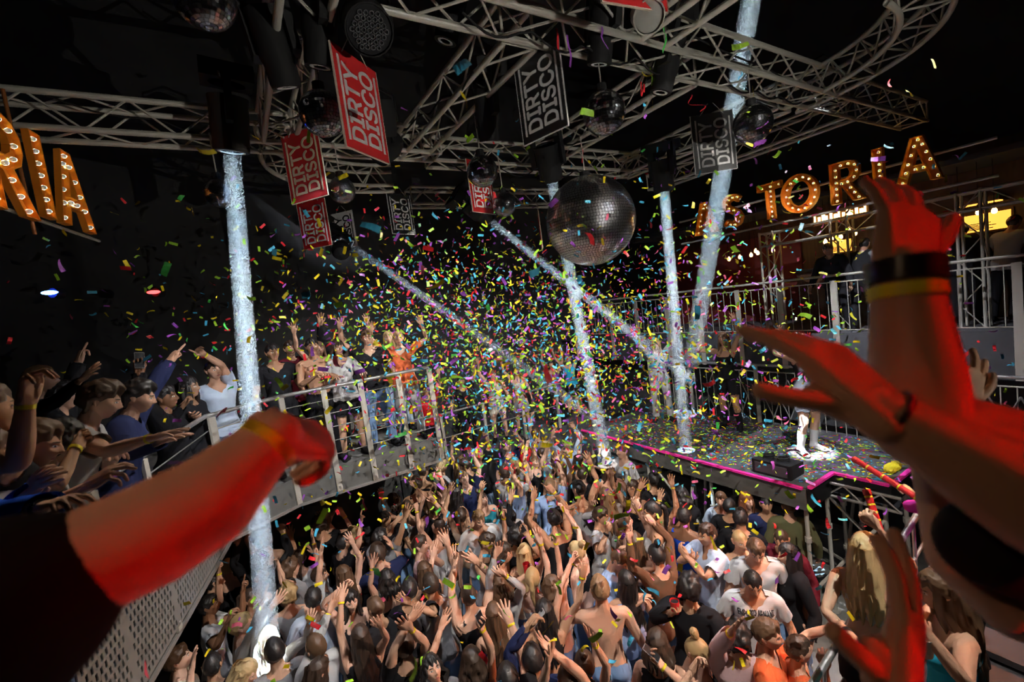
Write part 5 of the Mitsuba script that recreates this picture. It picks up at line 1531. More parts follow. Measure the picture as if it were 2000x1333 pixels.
person("man in profile with brown hair raising both arms under the balcony edge", (622, 1124), face=78, near=True, hair_=("short", "dark brown hair"), skin_="fair", top=("tee", "white"), right=to_px(628, 1024, 1.0), left=to_px(604, 1024, 1.0), bands="l", short="man raising both arms")
person("man in a white shirt looking up with pursed lips at the bottom left", (612, 1262), face=-150, near=True, hair_=("short", "brown hair"), skin_="fair", top=("longsleeve", "white"), head=(0, -.3, 0), left=to_px(660, 1150, 1.0), bands="l", short="man in white looking up")
person("dark-haired woman at the very bottom beside the bright light", (612, 1318), face=120, sex="f", near=True, hair_=("long", "dark brown hair"), skin_="fair", top=("tank", "white"), head=(0, .3, 0), short="dark-haired woman at the bottom")
_t = person("curly-haired person with a bright phone light beside the left beam", (566, 1112), face=120, near=True, hair_=("curly", "brown hair"), skin_="fair", top=("tee", "grey"), right=to_px(532, 1100, .7, curl="grip", palm=(-.6, -.6, 0)), short="curly-haired person with phone light")
phone(_t, "r", "phone with its light on beside the left beam", 160)
person("man with black curls stretching an arm up in the far left crowd", (742, 1052), face=150, hair_=("curly", "black hair"), skin_="olive", top=("tee", "grey"), right=to_px(792, 1012, 1.0), left=to_px(776, 1016, .98), near=True, short="man with black curls")
person("bald-headed person with glasses in the shade of the far left", (752, 1012), face=20, hair_=("buzz", "black hair"), skin_="olive", top=BT, short="person with glasses in the shade")

# ------------------------------------------------------------------ the left balcony: people leaning on the rail
BAL = 3.0
person("smiling young man with a dark fringe in a pale T-shirt at the balcony rail", (182, 778), z=BAL, face=84, near=True, s=1.0, depth=2.78, hair_=("mop", "dark brown hair"), skin_="pale", top=("tee", "light grey"), right=to_px(300, 856, .95, curl="open", palm=(0, 0, -1)), left=to_px(222, 892, .8, curl="relax", palm=(0, 0, -1)), bands="r", lean=.42, short="smiling young man at the rail")
person("man with black hair and glasses in a navy jacket pointing ahead from the balcony", (258, 772), face=80, near=True, depth=3.2, hair_=("mop", "black hair"), skin_="fair", top=("hoodie", "navy"), left=to_px(330, 708, 1.0, far=True, curl="point", palm=(0, 0, -1)), right=to_px(318, 862, .9, palm=(0, 0, -1)), lean=.36, short="pointing man in navy jacket")
person("woman in a grey T-shirt with a hand at her chin on the near balcony", (100, 858), face=78, sex="f", near=True, depth=2.36, hair_=("bob", "black hair"), skin_="olive", top=("tee", "grey"), right=to_px(150, 872, .5, curl="fist"), lean=.42, bands="r", short="woman in grey at the rail")
person("man in profile in a grey T-shirt at the lower left of the balcony", (46, 862), face=76, near=True, depth=2.12, hair_=("short", "brown hair"), skin_="fair", top=("tee", "light grey"), right=to_px(172, 950, .85, curl="relax"), lean=.42, short="man in grey at the lower left")
person("dark-haired person pointing over the smiling young man", (112, 772), face=84, near=True, depth=3.5, hair_=("bob", "black hair"), skin_="fair", top=("hoodie", "black"), left=to_px(152, 712, .95, far=True, curl="point", palm=(0, 0, -1)), lean=.1, short="dark-haired pointing person")
person("woman with light hair half hidden at the left edge of the balcony", (72, 742), face=80, sex="f", near=True, depth=3.4, hair_=("short", "light brown hair"), skin_="fair", top=("longsleeve", "black"), right=to_px(160, 742, .95), short="woman half hidden at the left edge")
person("man with a banded arm bent up at the very left edge", (-40, 800), face=100, near=True, depth=1.98, hair_=("short", "brown hair"), skin_="tan", top=("tank", "black"), right=to_px(52, 782, .8, curl="grip", palm=(0, 0, -1)), bands="r", short="man with banded arm")
person("person in a blue hoodie leaning on the rail at the left edge", (-70, 890), face=95, near=True, depth=1.82, hair_=("short", "brown hair"), skin_="fair", top=("hoodie", "royal blue"), right=to_px(96, 990, 1.0, curl="relax", palm=(0, 0, -1)), left=to_px(60, 960, .9, curl="relax"), watch="r", lean=.3, short="person in blue hoodie")
person("man in a grey-blue T-shirt with one arm straight up on the balcony", (416, 722), face=25, near=True, at=None, depth=5.12, hair_=("short", "dark brown hair"), skin_="fair", top=("tee", "pale blue"), left=to_px(402, 694, .98, curl="point"), right=to_px(372, 812, .85, curl="relax"), bands="lr", short="man in grey-blue T-shirt")
person("dark-haired woman with her hand at her cheek at the balcony rail", (366, 756), face=60, sex="f", near=True, depth=4.72, hair_=("long", "black hair"), skin_="olive", top=("longsleeve", "black"), right=to_px(360, 790, .6, curl="fist"), short="woman with her hand at her cheek")
_t = person("shadowy man holding up a phone light behind the pointing man", (318, 776), face=70, near=True, depth=4.3, hair_=("short", "black hair"), skin_="brown", top=("hoodie", "black"), right=to_px(272, 734, .9, curl="grip", palm=(.3, -1, 0)), short="shadowy man with phone light")
phone(_t, "r", "phone with its light on held up on the near balcony", 200)
for lab, x, y, fc, sx, hr, tp, bt, sk, rr, ll, sh in (
        ("man in black at the balcony rail just right of the broad beam", .32, 6.62, 20, "m", ("short", "black hair"), ("tee", "black"), ("trousers", "black"), "tan", None, None, "man in black at the rail"),
        ("bare-chested tanned man with folded arms at the far balcony rail", .80, 6.58, 10, "m", ("short", "black hair"), None, ("trousers", "black"), "tan", fore(-.3, -.5, .7), fore(-.3, -.5, .7), "bare-chested man"),
        ("woman in a white top and shorts leaning on the far balcony rail", 1.12, 6.55, 15, "f", ("bob", "dark brown hair"), ("tee", "white"), ("shorts", "black"), "fair", fore(.1, -.5, .7), fore(.1, -.5, .7), "woman in white top"),
        ("person waving an arm behind the woman in the white top", .95, 7.1, 10, "f", ("long", "brown hair"), ("tank", "grey"), ("skirt", "grey"), "fair", up(.3, .1), None, "person waving behind"),
        ("man in black with an open mouth at the far balcony rail", 1.55, 6.62, 5, "m", ("short", "brown hair"), ("tee", "black"), ("trousers", "denim blue"), "fair", up(.4, .5, .9), None, "man with open mouth"),
        ("woman in an orange top and grey trousers at the far balcony corner", 2.0, 6.6, 0, "f", ("bun", "light brown hair"), ("tee", "orange"), ("trousers", "light grey"), "fair", up(.6, .2, .8), up(.6, .2, .8), "woman in orange top"),
        ("person in yellow behind the orange top on the far balcony", 2.05, 7.3, 0, "f", ("long", "fair hair"), ("tee", "yellow"), ("trousers", "pale denim"), "fair", up(.3, .1), None, "person in yellow"),
        ("dark figure at the back of the far balcony", 1.35, 7.5, 10, "m", ("short", "black hair"), ("hoodie", "black"), ("trousers", "black"), "olive", up(.2, .2), None, "dark figure at the back"),
        ("man in burgundy with crossed arms behind the balcony rail", .58, 7.2, 20, "m", ("short", "dark brown hair"), ("hoodie", "burgundy"), ("trousers", "black"), "fair", None, None, "man in burgundy on the balcony")):
    person(lab, None, BAL, fc, sx, True, None, tp, bt, hr, sk, rr, ll, at=(x, y), short=sh, feat=True)
for lab, x, y, fc, sx, hr, tp, bt, sk, rr in (("man in a white vest and pale shorts on the far platform", 4.9, 9.25, 0, "m", ("short", "brown hair"), ("tank", "white"), ("shorts", "cream"), "fair", up()), ("woman with raised arms on the far platform", 5.6, 9.3, 0, "f", ("long", "brown hair"), ("crop", "white"), ("skirt", "grey"), "fair", up(.4)), ("person in purple on the far platform near the stage", 6.6, 9.2, -10, "f", ("bob", "black hair"), ("tank", "purple"), ("trousers", "black"), "tan", up(.1)),
        ("man in black on the far platform behind the confetti", 4.1, 9.3, 10, "m", ("short", "black hair"), ("tee", "black"), ("trousers", "black"), "olive", None), ("man in red at the left end of the far platform", 3.2, 9.2, 15, "m", ("short", "dark brown hair"), ("tee", "red"), ("trousers", "black"), "fair", up(.2)), ("woman in turquoise at the right end of the far platform", 7.3, 9.4, -10, "f", ("pony", "fair hair"), ("tank", "turquoise"), ("skirt", "black"), "fair", up(.5))):
    person(lab, None, 1.62, fc, sx, False, None, tp, bt, hr, sk, rr, up(.3, .1) if fc else None, at=(x, y), short=None)

# ------------------------------------------------------------------ dancers on the stage and drinkers on the upper balcony
def headpiece(t, T, RA, s, part):
    ring = path_tube(np.array([(.082 * math.cos(a), .102 * math.sin(a) - .005, 1.70) for a in np.linspace(0, 2 * np.pi, 25)[:-1]]), .010, 6, True)
    spikes = [tube((.08 * math.cos(a), .1 * math.sin(a), 1.70), (.10 * math.cos(a), .12 * math.sin(a), 1.79), .012, 6, .003) for a in np.linspace(0, 2 * np.pi, 13)[:-1]]
    m = join(ring, *spikes)
    V = np.array(m.vertices)
    part("headpiece", (V, np.array(m.faces), np.eye(len(T["names"]))[np.full(len(V), T["names"].index("head"))]), "red_tube", False)
person("blonde stage dancer in black with bare legs and white boots in a light pool", None, DZ, 40, "f", True, 1.04, ("tank", "black"), ("shorts", "black"), ("bob", "blonde hair"), "fair", up(.7, .1, .8), None, at=(7.05, 3.42), shoes=("boots", "white"), extra=headpiece, short="blonde stage dancer", legs=.1)
person("stage dancer with bare legs and black boots behind the thick of the confetti", None, DZ, -20, "f", True, 1.04, ("dress", "black"), ("shorts", "black"), ("long", "brown hair"), "tan", up(.9, .2, .6), up(.2, .2), at=(7.45, 4.95), shoes=("boots", "black"), short="stage dancer in black boots", legs=-.12)
person("stage performer in silver grey at the far end of the deck", None, DZ, 0, "f", False, 1.0, ("longsleeve", "light grey"), ("trousers", "light grey"), ("long", "fair hair"), "fair", up(.5), up(.5), at=(7.2, 6.3), short="performer in silver grey")
for lab, px, fc, hr, tp, sk in (("pale-faced man with dark hair leaning on the upper balcony beside the menu board", (1629, 502), -25, ("short", "dark brown hair"), ("hoodie", "black"), "fair"), ("dark figure right of the pale-faced man on the upper balcony", (1680, 492), 160, ("short", "black hair"), ("hoodie", "black"), "olive"), ("dark figure in grey behind the raised hand on the upper balcony", (1722, 486), 170, ("short", "dark brown hair"), ("tee", "grey"), "fair"), ("shadowy customer at the bar under the right menu board", (1880, 462), 180, ("short", "black hair"), ("hoodie", "black"), "tan"), ("customer in white at the right end of the bar", (1962, 446), 150, ("short", "dark brown hair"), ("tee", "white"), "fair"), ("shadowy customer with long hair beside the tower truss at the bar", (1848, 470), 175, ("long", "dark brown hair"), ("hoodie", "black"), "fair")):
    q = on_x(*px, 8.75 if px[0] < 1750 else 9.4)
    person(lab, None, 3.64, fc, "m", px[0] < 1650, float(np.clip((q[2] - 3.64) / 1.60, .88, 1.05)), tp, ("trousers", "black"), hr, sk, None, None, at=q[:2], short=None, lean=.38)

# ------------------------------------------------------------------ on the stairs at the right
_t = person("woman with long wavy blonde hair and a white top seen from behind on the stairs", (1690, 1075), face=168, sex="f", near=True, depth=3.0, s=1.0, hair_=("long", "blonde hair"), skin_="fair", top=("crop", "white"), bottom=("shorts", "black"), right=to_px(1722, 1040, .85, curl="grip"), left=to_px(1660, 1244, .9, curl="grip", palm=(0, 0, -1)), watch="l", short="blonde woman on the stairs")
person("woman in a turquoise patterned dress with brown hair in profile on the stairs", (1852, 1152), face=-72, sex="f", near=True, depth=2.45, s=.98, hair_=("long", "brown hair"), skin_="fair", top=("dress", "turquoise"), bottom=("skirt", "turquoise"), head=(0, .15, 0), right=to_px(1796, 1236, .75, curl="grip", palm=(0, 0, 1)), left=to_px(1802, 1228, .7, curl="grip", palm=(0, 0, 1)), short="woman in turquoise dress")
_c = thing("drink_cup", "clear plastic cup held by the woman in the turquoise dress", "cup")
_p = on_d(1806, 1262, 2.22)
add("cup", moved(lathe([(.030, -.05), (.040, .05), (.037, .05), (.028, -.045), (0, -.045)], 18), turn(0, _p)), "white", _c, 30)
_w = person("woman in a pink satin top holding a long red confetti tube by the stairs", (1868, 968), face=-60, sex="f", near=True, depth=3.45, hair_=("long", "dark brown hair"), skin_="fair", top=("longsleeve", "hot pink"), bottom=("trousers", "black"), right=to_px(1806, 985, .8, curl="grip", palm=(0, 0, -1)), left=to_px(1790, 972, .85, curl="grip", palm=(0, 0, -1)), short="woman in pink satin")
def confetti_tube(label, a, b, r=.022):
    t = thing("confetti_tube", label, "confetti tube")
    add("tube", tube(a, b, r, 16), "red_tube", t, 30)
    d = (np.array(b) - a) / np.linalg.norm(np.array(b) - a)
    add("end_cap", tube(np.array(b) - d * .03, np.array(b) + d * .004, r + .003, 16), "sign_red", t, 30)
    for k in range(4):
        q = np.array(a) + (np.array(b) - a) * (.2 + .2 * k)
        add("print_ring", tube(q, q + d * .012, r + .0012, 16), "yellow_paper", t, 30)
confetti_tube("long red confetti tube held slanting over the stage corner", on_d(1828, 996, 3.1), on_d(1668, 897, 3.6))
confetti_tube("short red confetti tube upright above the blonde hair on the stairs", on_d(1718, 1034, 2.9), on_d(1692, 958, 3.0))

# ------------------------------------------------------------------ everyone else on the packed floor
rng = np.random.default_rng(77)
named = [(p["root"][:2], p["short"]) for p in PEOPLE if p["short"] and p["root"][2] < .5]
taken = [p["root"][:2] for p in PEOPLE if p["root"][2] < 1.5]
TOPC = ["black"] * 12 + ["white"] * 4 + ["grey"] * 2 + ["navy", "light blue", "burgundy", "red", "light grey", "beige", "olive", "cream", "teal", "pale blue", "brown"]
HAIRC = ["black hair"] * 3 + ["dark brown hair"] * 5 + ["brown hair"] * 3 + ["light brown hair"] * 2 + ["blonde hair"] * 2 + ["fair hair"]
SKC = ["fair"] * 5 + ["pale"] * 2 + ["tan"] * 3 + ["olive"] * 2 + ["brown"]
NAMEOF = {"tee": "T-shirt", "longsleeve": "long-sleeved top", "hoodie": "hoodie", "tank": "vest top", "bandeau": "bandeau", "crop": "crop top", "dress": "dress", "shirt": "shirt"}
used_labels = {d.get("label") for d in labels.values()}
spots = []
for gy in np.arange(2.35, 8.75, .50):
    for gx in np.arange(-1.3, 5.6, .50):
        spots.append((gx + rng.uniform(-.14, .14) + .25 * (round(gy / .5) % 2), gy + rng.uniform(-.14, .14)))
n_extra = 0
for x, y in spots:
    if (x > 5.25 and y < 6.2) or (x < -.95 + .1 * y and y < 5.2) or (y > 7.9 and x < 2.4) or x < -.9 or (x > 4.4 and y < 2.6):
        continue
    q = np.array([x, y, 1.6]) - EYE
    dep = q @ _f
    u, v = 1000 + F_PX * (q @ CR) / dep, 666.5 - F_PX * (q @ CU) / dep
    if not (320 < u < 1620 and 840 < v < 1372):
        continue
    if (1250 < u < 1420 and 1080 < v < 1240 and 4.2 < x < 5.0 and y < 4.2) or (1080 < u < 1130 and 1100 < v < 1200):
        if rng.random() < .6:
            continue
    if min(np.hypot(*(np.array(t) - (x, y))) for t in taken) < .36:
        continue
    taken.append((x, y))
    sx = "f" if rng.random() < .5 else "m"
    tk = rng.choice(["tee", "tee", "tee", "longsleeve", "shirt", "tank", "hoodie"]) if sx == "m" else rng.choice(["bandeau", "tank", "crop", "dress", "dress", "longsleeve", "tee"])
    tc, hc, sk = str(rng.choice(TOPC)), str(rng.choice(HAIRC)), str(rng.choice(SKC))
    hk = str(rng.choice(["short", "short", "short", "buzz", "quiff", "mop", "curly"])) if sx == "m" else str(rng.choice(["long", "long", "long", "bob", "pony", "bun"]))
    fc = float(rng.normal(165, 50)) if v > 980 else float(rng.choice([rng.normal(150, 50), rng.normal(0, 50), rng.normal(60, 40)]))
    mode = rng.random()
    R_, L_2 = None, None
    if mode < .42:
        R_ = up(rng.uniform(-.1, .45), rng.uniform(-.05, .5), rng.uniform(.86, .99), curl=str(rng.choice(["open", "open", "relax", "point", "fist"])))
    if mode < .24 or .42 <= mode < .66:
        L_2 = up(rng.uniform(-.1, .45), rng.uniform(-.05, .5), rng.uniform(.86, .99), curl=str(rng.choice(["open", "open", "relax", "point"])))
    if .66 <= mode < .82:
        R_ = fore(rng.uniform(-.1, .3), rng.uniform(-.1, .6), rng.uniform(.5, .8), "open")
        L_2 = fore(rng.uniform(-.1, .3), rng.uniform(-.1, .6), rng.uniform(.5, .8), "open")
    state = "both arms up" if (R_ and L_2 and mode < .24) else "one arm up" if mode < .66 else "hands in front" if mode < .82 else "arms down"
    near_ = sorted(named, key=lambda a: np.hypot(*(a[0] - np.array([x, y]))))
    hw = hc.replace(" hair", "-haired").replace("dark brown", "dark")
    lab = None
    for (pos, sh) in near_[:12]:
        w = np.array([x, y]) - pos
        back = w @ np.array([math.sin(YAW), math.cos(YAW)])
        right_ = w @ np.array([math.cos(YAW), -math.sin(YAW)])
        rel = ("behind" if back > 0 else "in front of") if abs(back) > abs(right_) else ("right of" if right_ > 0 else "left of")
        lab = f"{hw} {'man' if sx == 'm' else 'woman'} in {tc} {NAMEOF[tk]}, {state}, {rel} the {sh}"
        if lab not in used_labels and len(lab.split()) <= 16:
            break
    if len(lab.split()) > 16:
        lab = lab.replace(" T-shirt", " tee").replace("hands in front", "hands forward").replace(" woman in ", " woman, ").replace(", both arms up", ", arms up")
    if len(lab.split()) > 16:
        lab = lab.replace(", one arm up", "").replace(", arms up", "").replace(", hands forward", "").replace(", arms down", "")
    while len(lab.split()) > 16:
        lab = lab.rsplit(" ", 1)[0]
    used_labels.add(lab)
    person(lab, None, 0.0, fc, sx, v > 1120, float(rng.uniform(.96, 1.06)) * (1 if sx == "m" else .955), (tk, tc), ("skirt", tc) if tk == "dress" else (str(rng.choice(["trousers", "trousers", "shorts" if sx == "f" else "trousers"])), str(rng.choice(["denim blue", "black", "black", "pale denim", "grey"]))), (hk, hc), sk, R_, L_2,
           head=(float(rng.uniform(-.4, .4)), float(rng.uniform(-.3, .25)), float(rng.uniform(-.1, .1))), lean=float(rng.uniform(-.05, .15)), side=float(rng.uniform(-.1, .1)), at=(x, y), bands="".join(c for c, a in (("r", R_), ("l", L_2)) if a and rng.random() < .5),
           feat=abs((fc + 180) % 360 - 180) < 110, group="clubbers packed on the dance floor", short=None)
    n_extra += 1
# ------------------------------------------------------------------ the raised arms right in front of the lens
def posed_hand(M, sd, curls, spread=1.0, scale=1.0, thumb=(.35, .5)):
    """hull pieces of a hand: M maps the hand's frame (x to the fingers, y to the thumb, z off the back) to the world"""
    def W(p):
        p = np.asarray(p, float) * scale * [1, sd, 1]
        return M[:3, :3] @ p + M[:3, 3]
    k = scale
    ms = [hullm((W((-.015, .017, 0)), .021 * k), (W((-.015, -.017, 0)), .020 * k), (W((.035, .024, -.002)), .017 * k), (W((.035, -.022, -.002)), .016 * k), (W((.088, .029, .001)), .0125 * k), (W((.092, .010, .003)), .0125 * k), (W((.088, -.011, .002)), .012 * k), (W((.080, -.029, 0)), .011 * k), dirs=ICO2)]
    ms.append(hullm((W((.010, .02, -.010)), .018 * k), (W((.045, .044, -.016)), .0155 * k), (W((.05, .02, -.012)), .013 * k), dirs=ICO2))
    tips = []
    for (fn, (a, b, c, r)), cu in zip(FING.items(), curls):
        a, b, c = np.array(a), np.array(b), np.array(c)
        cu = math.radians(cu)
        if fn == "thumb":
            R1 = rotv([0, 0, 1], thumb[0] - .5) @ rotv([1, 0, 0], thumb[1])
            L1, L2, L3 = .044, .032, .024
            d0 = R1 @ ((b - a) / np.linalg.norm(b - a))
            segs, ax = (L1, L2, L3), np.cross([0, 0, 1.0], d0)
            steps = (0, cu * .5, cu * .5)
            ax = np.array([.25, .1, -1.0])
        else:
            sp = {"index": .13, "middle": .03, "ring": -.08, "pinky": -.19}[fn] * spread
            Lt = np.linalg.norm(b - a) + np.linalg.norm(c - b)
            segs, steps = (Lt * .50, Lt * .29, Lt * .21), (cu, cu * .9, cu * .55)
            d0, ax = np.array([math.cos(sp), math.sin(sp), 0]), np.array([-math.sin(sp), math.cos(sp), 0])
            ms.append(hullm((W(a * [.78, .85, 1]), r * 1.15 * k), (W(a), r * 1.14 * k), dirs=ICO2))
        p, d, rad = a, d0, r * 1.06
        for L, st in zip(segs, steps):
            d = rotv(ax, st) @ d
            q = p + d * L
            ms.append(hullm((W(p), rad * k), (W(q), rad * .93 * k), dirs=ICO2))
            p, rad = q, rad * .93
        tips.append((W(p), d))
    return ms

def hand_frame(wrist, to, back):
    """x from the wrist towards a point, z as near to the wanted direction of the hand's back as can be"""
    x = np.asarray(to, float) - wrist
    x /= np.linalg.norm(x)
    z = np.asarray(back, float) - x * (np.asarray(back, float) @ x)
    z /= np.linalg.norm(z)
    M = np.eye(4)
    M[:3, 0], M[:3, 1], M[:3, 2], M[:3, 3] = x, np.cross(z, x), z, wrist
    return M

def big_arm(label, joints, wrist_to, back, sd, curls, skin_, spread=1.0, thumb=(.35, .5), scale=1.0, hand_shift=.012):
    t = thing("person", label, "person")
    J = [(np.array(p, float), r) for p, r in joints]
    ms = [hullm(a, b, dirs=ICO2) for a, b in zip(J, J[1:])]
    wrist = J[-1][0]
    M = hand_frame(wrist, wrist_to, back)
    ms += posed_hand(M, sd, curls, spread, scale, thumb)
    body = taubin(to_tm(union(ms).refine_to_length(.0055)), 7)
    add("body", body, "skin_" + skin_, t, True)
    return t, J, M

def ring_band(t, name, a, b, at, r, w, mat, thick=.0022, flat=.82, tilt=None):
    """a band round a limb that runs from a to b"""
    a, b = np.asarray(a, float), np.asarray(b, float)
    c = a + (b - a) * at
    M = frame_to(c, c + (b - a))
    prof = [(r, -w / 2), (r + thick, -w / 2 + .001), (r + thick, w / 2 - .001), (r, w / 2), (r, -w / 2)]
    add(name, moved(lathe(prof, 40), M), mat, t, 40)

CB = -_f      # towards the camera
# the arm from the lower left: black sleeve, yellow wristband, hand hanging from the wrist
w0, e0 = on_d(540, 852, .58), on_d(150, 1110, .43)
t, J, M = big_arm("person at the lower left reaching out, black sleeve and yellow wristband, only an arm", [(e0 + (e0 - w0) * .3, .054), (e0, .053), (on_d(300, 1042, .475), .056), (on_d(400, 984, .51), .053), (on_d(482, 908, .55), .042), (w0, .0318)], on_d(632, 862, .66), CU * .55 + CB * .75, 1, (22, 48, 52, 56, 60), "fair", .55, (.75, -.15), .95)
add("sleeve", taubin(to_tm(union([hullm((on_d(118, 1128, .425), .060), (on_d(10, 1196, .40), .084), dirs=ICO2), hullm((on_d(10, 1196, .40), .084), (on_d(-160, 1340, .34), .085), dirs=ICO2)]).refine_to_length(.012)), 4), "cloth_black", t, True)
ring_band(t, "wristband", on_d(482, 908, .55), w0, .72, .0368, .015, "yellow_band")
# the raised forearm at the right: watch and wristband
w1, e1 = on_d(1765, 522, .56), on_d(1800, 835, .54)
t, J, M = big_arm("person at the right raising a forearm with black watch and yellow wristband", [(on_d(2120, 930, .53), .058), (e1, .050), (e1 * .66 + w1 * .34, .047), (e1 * .3 + w1 * .7, .039), (w1, .0315)], on_d(1775, 395, .60), CR * .1 + CB * .2 - _f * .1 + CU * .3 + CB * .9, -1, (18, 30, 16, 14, 10), "tan", 1.7, (.2, .3), .98)
ring_band(t, "wristwatch", e1, w1, .97, .0350, .029, "black_gloss", .006)
ring_band(t, "wristband", e1, w1, .84, .0372, .017, "yellow_band")
# the second arm, reaching left with its hand open
w2, e2 = on_d(1716, 800, .47), on_d(2040, 995, .425)
t, J, M = big_arm("person at the right edge stretching out an open hand, thin black band on wrist", [(on_d(2300, 1130, .41), .050), (e2, .046), (e2 * .66 + w2 * .34, .041), (e2 * .3 + w2 * .7, .032), (w2, .0245)], on_d(1560, 650, .53), CU * .75 + CB * .5, 1, (10, 14, 24, 30, 38), "tan", .8, (.75, .1), .9)
ring_band(t, "wristband", e2, w2, .93, .0275, .006, "blackband", .003)
add("sleeve", taubin(to_tm(union([hullm((on_d(1930, 1062, .55), .052), (on_d(2080, 1100, .56), .066), dirs=ICO2), hullm((on_d(2080, 1100, .56), .066), (on_d(2260, 1190, .56), .08), dirs=ICO2)]).refine_to_length(.012)), 4), "cloth_black", t, True)
# a pale upper arm hanging behind it
a3, b3 = on_d(1850, 905, .66), on_d(1872, 1090, .62)
t3 = thing("person", "person behind the raised arms at right, pale arm and dark hair showing", "person")
add("body", taubin(to_tm(union([hullm((on_d(1900, 850, .70), .040), (a3, .042), dirs=ICO2), hullm((a3, .042), (b3, .036), dirs=ICO2), hullm((b3, .036), (on_d(1960, 1180, .62), .034), dirs=ICO2), hullm((on_d(1975, 1080, .70), (.07, .085, .10)), (on_d(1990, 1180, .70), .055), dirs=ICO2)]).refine_to_length(.010)), 6), "skin_fair", t3, True)
add("hair", taubin(to_tm(hullm((on_d(1945, 1062, .655), .066), (on_d(1990, 1050, .68), .095), (on_d(2010, 1120, .68), .09), dirs=ICO2).refine_to_length(.012)), 3), "hair_black_hair", t3, True)
# the upright hand at the bottom, fingers together, thumb apart
w4, e4 = on_d(1752, 1372, .53), on_d(1765, 1600, .50)
t, J, M = big_arm("person below the right edge holding up a flat red-lit hand, thumb apart", [(e4, .046), (e4 * .5 + w4 * .5, .042), (w4, .029)], on_d(1772, 1220, .55), CR * .55 + CB * .85, 1, (6, 14, 10, 10, 16), "tan", .05, (1.0, -.1), 1.04)
# a smaller red hand further back
w5, e5 = on_d(1882, 782, 1.02), on_d(1935, 900, .98)
t, J, M = big_arm("person beyond the raised forearm showing two spread fingers, dark sleeve", [(e5, .036), (w5, .026)], on_d(1893, 730, 1.05), CB, -1, (50, 6, 8, 80, 85), "tan", 1.8, (.3, .5), .92)
add("sleeve", taubin(to_tm(hullm((e5 * .75 + w5 * .25, .040), (e5, .046), (on_d(2040, 960, .95), .055), dirs=ICO2).refine_to_length(.014)), 3), "cloth_black", t, True)
# ------------------------------------------------------------------ confetti: curled paper strips in the air, and lying on the stage
rng = np.random.default_rng(2024)
CN = list(CONFETTI)
CP = np.array([.23, .21, .20, .17, .13, .03, .03])
def strip(L, W, curl, tw):
    """a strip along x, curled about y and twisted, four quads"""
    u = np.linspace(-.5, .5, 5)
    a = u * curl
    x = np.sin(a) / max(abs(curl), 1e-3) * L if abs(curl) > 1e-3 else u * L
    z = (1 - np.cos(a)) / max(abs(curl), 1e-3) * L * np.sign(curl) if abs(curl) > 1e-3 else u * 0
    th = u * tw
    V = []
    for s in (-.5, .5):
        V.append(np.stack([x, s * W * np.cos(th), z + s * W * np.sin(th)], 1))
    V = np.stack(V, 1).reshape(-1, 3)
    F = []
    for i in range(4):
        F += [(2 * i, 2 * i + 2, 2 * i + 3), (2 * i, 2 * i + 3, 2 * i + 1)]
    return V, np.array(F)
def rand_rot(rng):
    q = rng.normal(size=4)
    q /= np.linalg.norm(q)
    w, x, y, z = q
    return np.array([[1 - 2 * (y * y + z * z), 2 * (x * y - z * w), 2 * (x * z + y * w)], [2 * (x * y + z * w), 1 - 2 * (x * x + z * z), 2 * (y * z - x * w)], [2 * (x * z - y * w), 2 * (y * z + x * w), 1 - 2 * (x * x + y * y)]])
SHAPES_C = [strip(.060 * k, .023 * k, c, t) for k, c, t in ((1, .3, .0), (1, 1.1, .2), (1.1, .7, .6), (.9, 1.9, .0), (1, .15, .3), (1.15, -.9, .4))]
cx = np.stack([CR, CU, _f], 1)      # the burst spreads across the hall in front of the far corner
pts = [on_d(1000, 690, 6.6) + (rng.normal(size=(6200, 3)) * [1.75, .92, 1.15]) @ cx.T,
       on_d(1120, 690, 5.6) + (rng.normal(size=(2000, 3)) * [2.3, 1.15, 1.2]) @ cx.T,
       np.stack([rng.uniform(-1.6, 8.0, 1000), rng.uniform(.8, 9, 1000), rng.uniform(1.9, 6.0, 1000)], 1),
       np.stack([rng.uniform(-.6, 3.2, 240), rng.uniform(1.2, 4.2, 240), rng.uniform(2.2, 5.6, 240)], 1)]
pts = np.vstack(pts)
q = pts - EYE
dep = q @ _f
uu, vv = 1000 + F_PX * (q @ CR) / dep, 666.5 - F_PX * (q @ CU) / dep
ok = (dep > 1.15) & (pts[:, 2] > 1.75) & (pts[:, 2] < 6.7) & (pts[:, 1] < 10.7) & (pts[:, 0] < 8.2) & ~((pts[:, 0] > 5.8) & (pts[:, 2] < 2.05)) & ~((pts[:, 1] > 6.1) & (pts[:, 0] < 2.25) & (pts[:, 2] < 3.05)) & ~((pts[:, 0] < -.8) & (pts[:, 2] < 3.1))
pts, dep, uu, vv = pts[ok], dep[ok], uu[ok], vv[ok]
seen = (uu > 5) & (uu < 1995) & (vv > 5) & (vv < 1328)
order = np.argsort(np.where(seen, dep, 1e9))
single = set(order[:300].tolist())
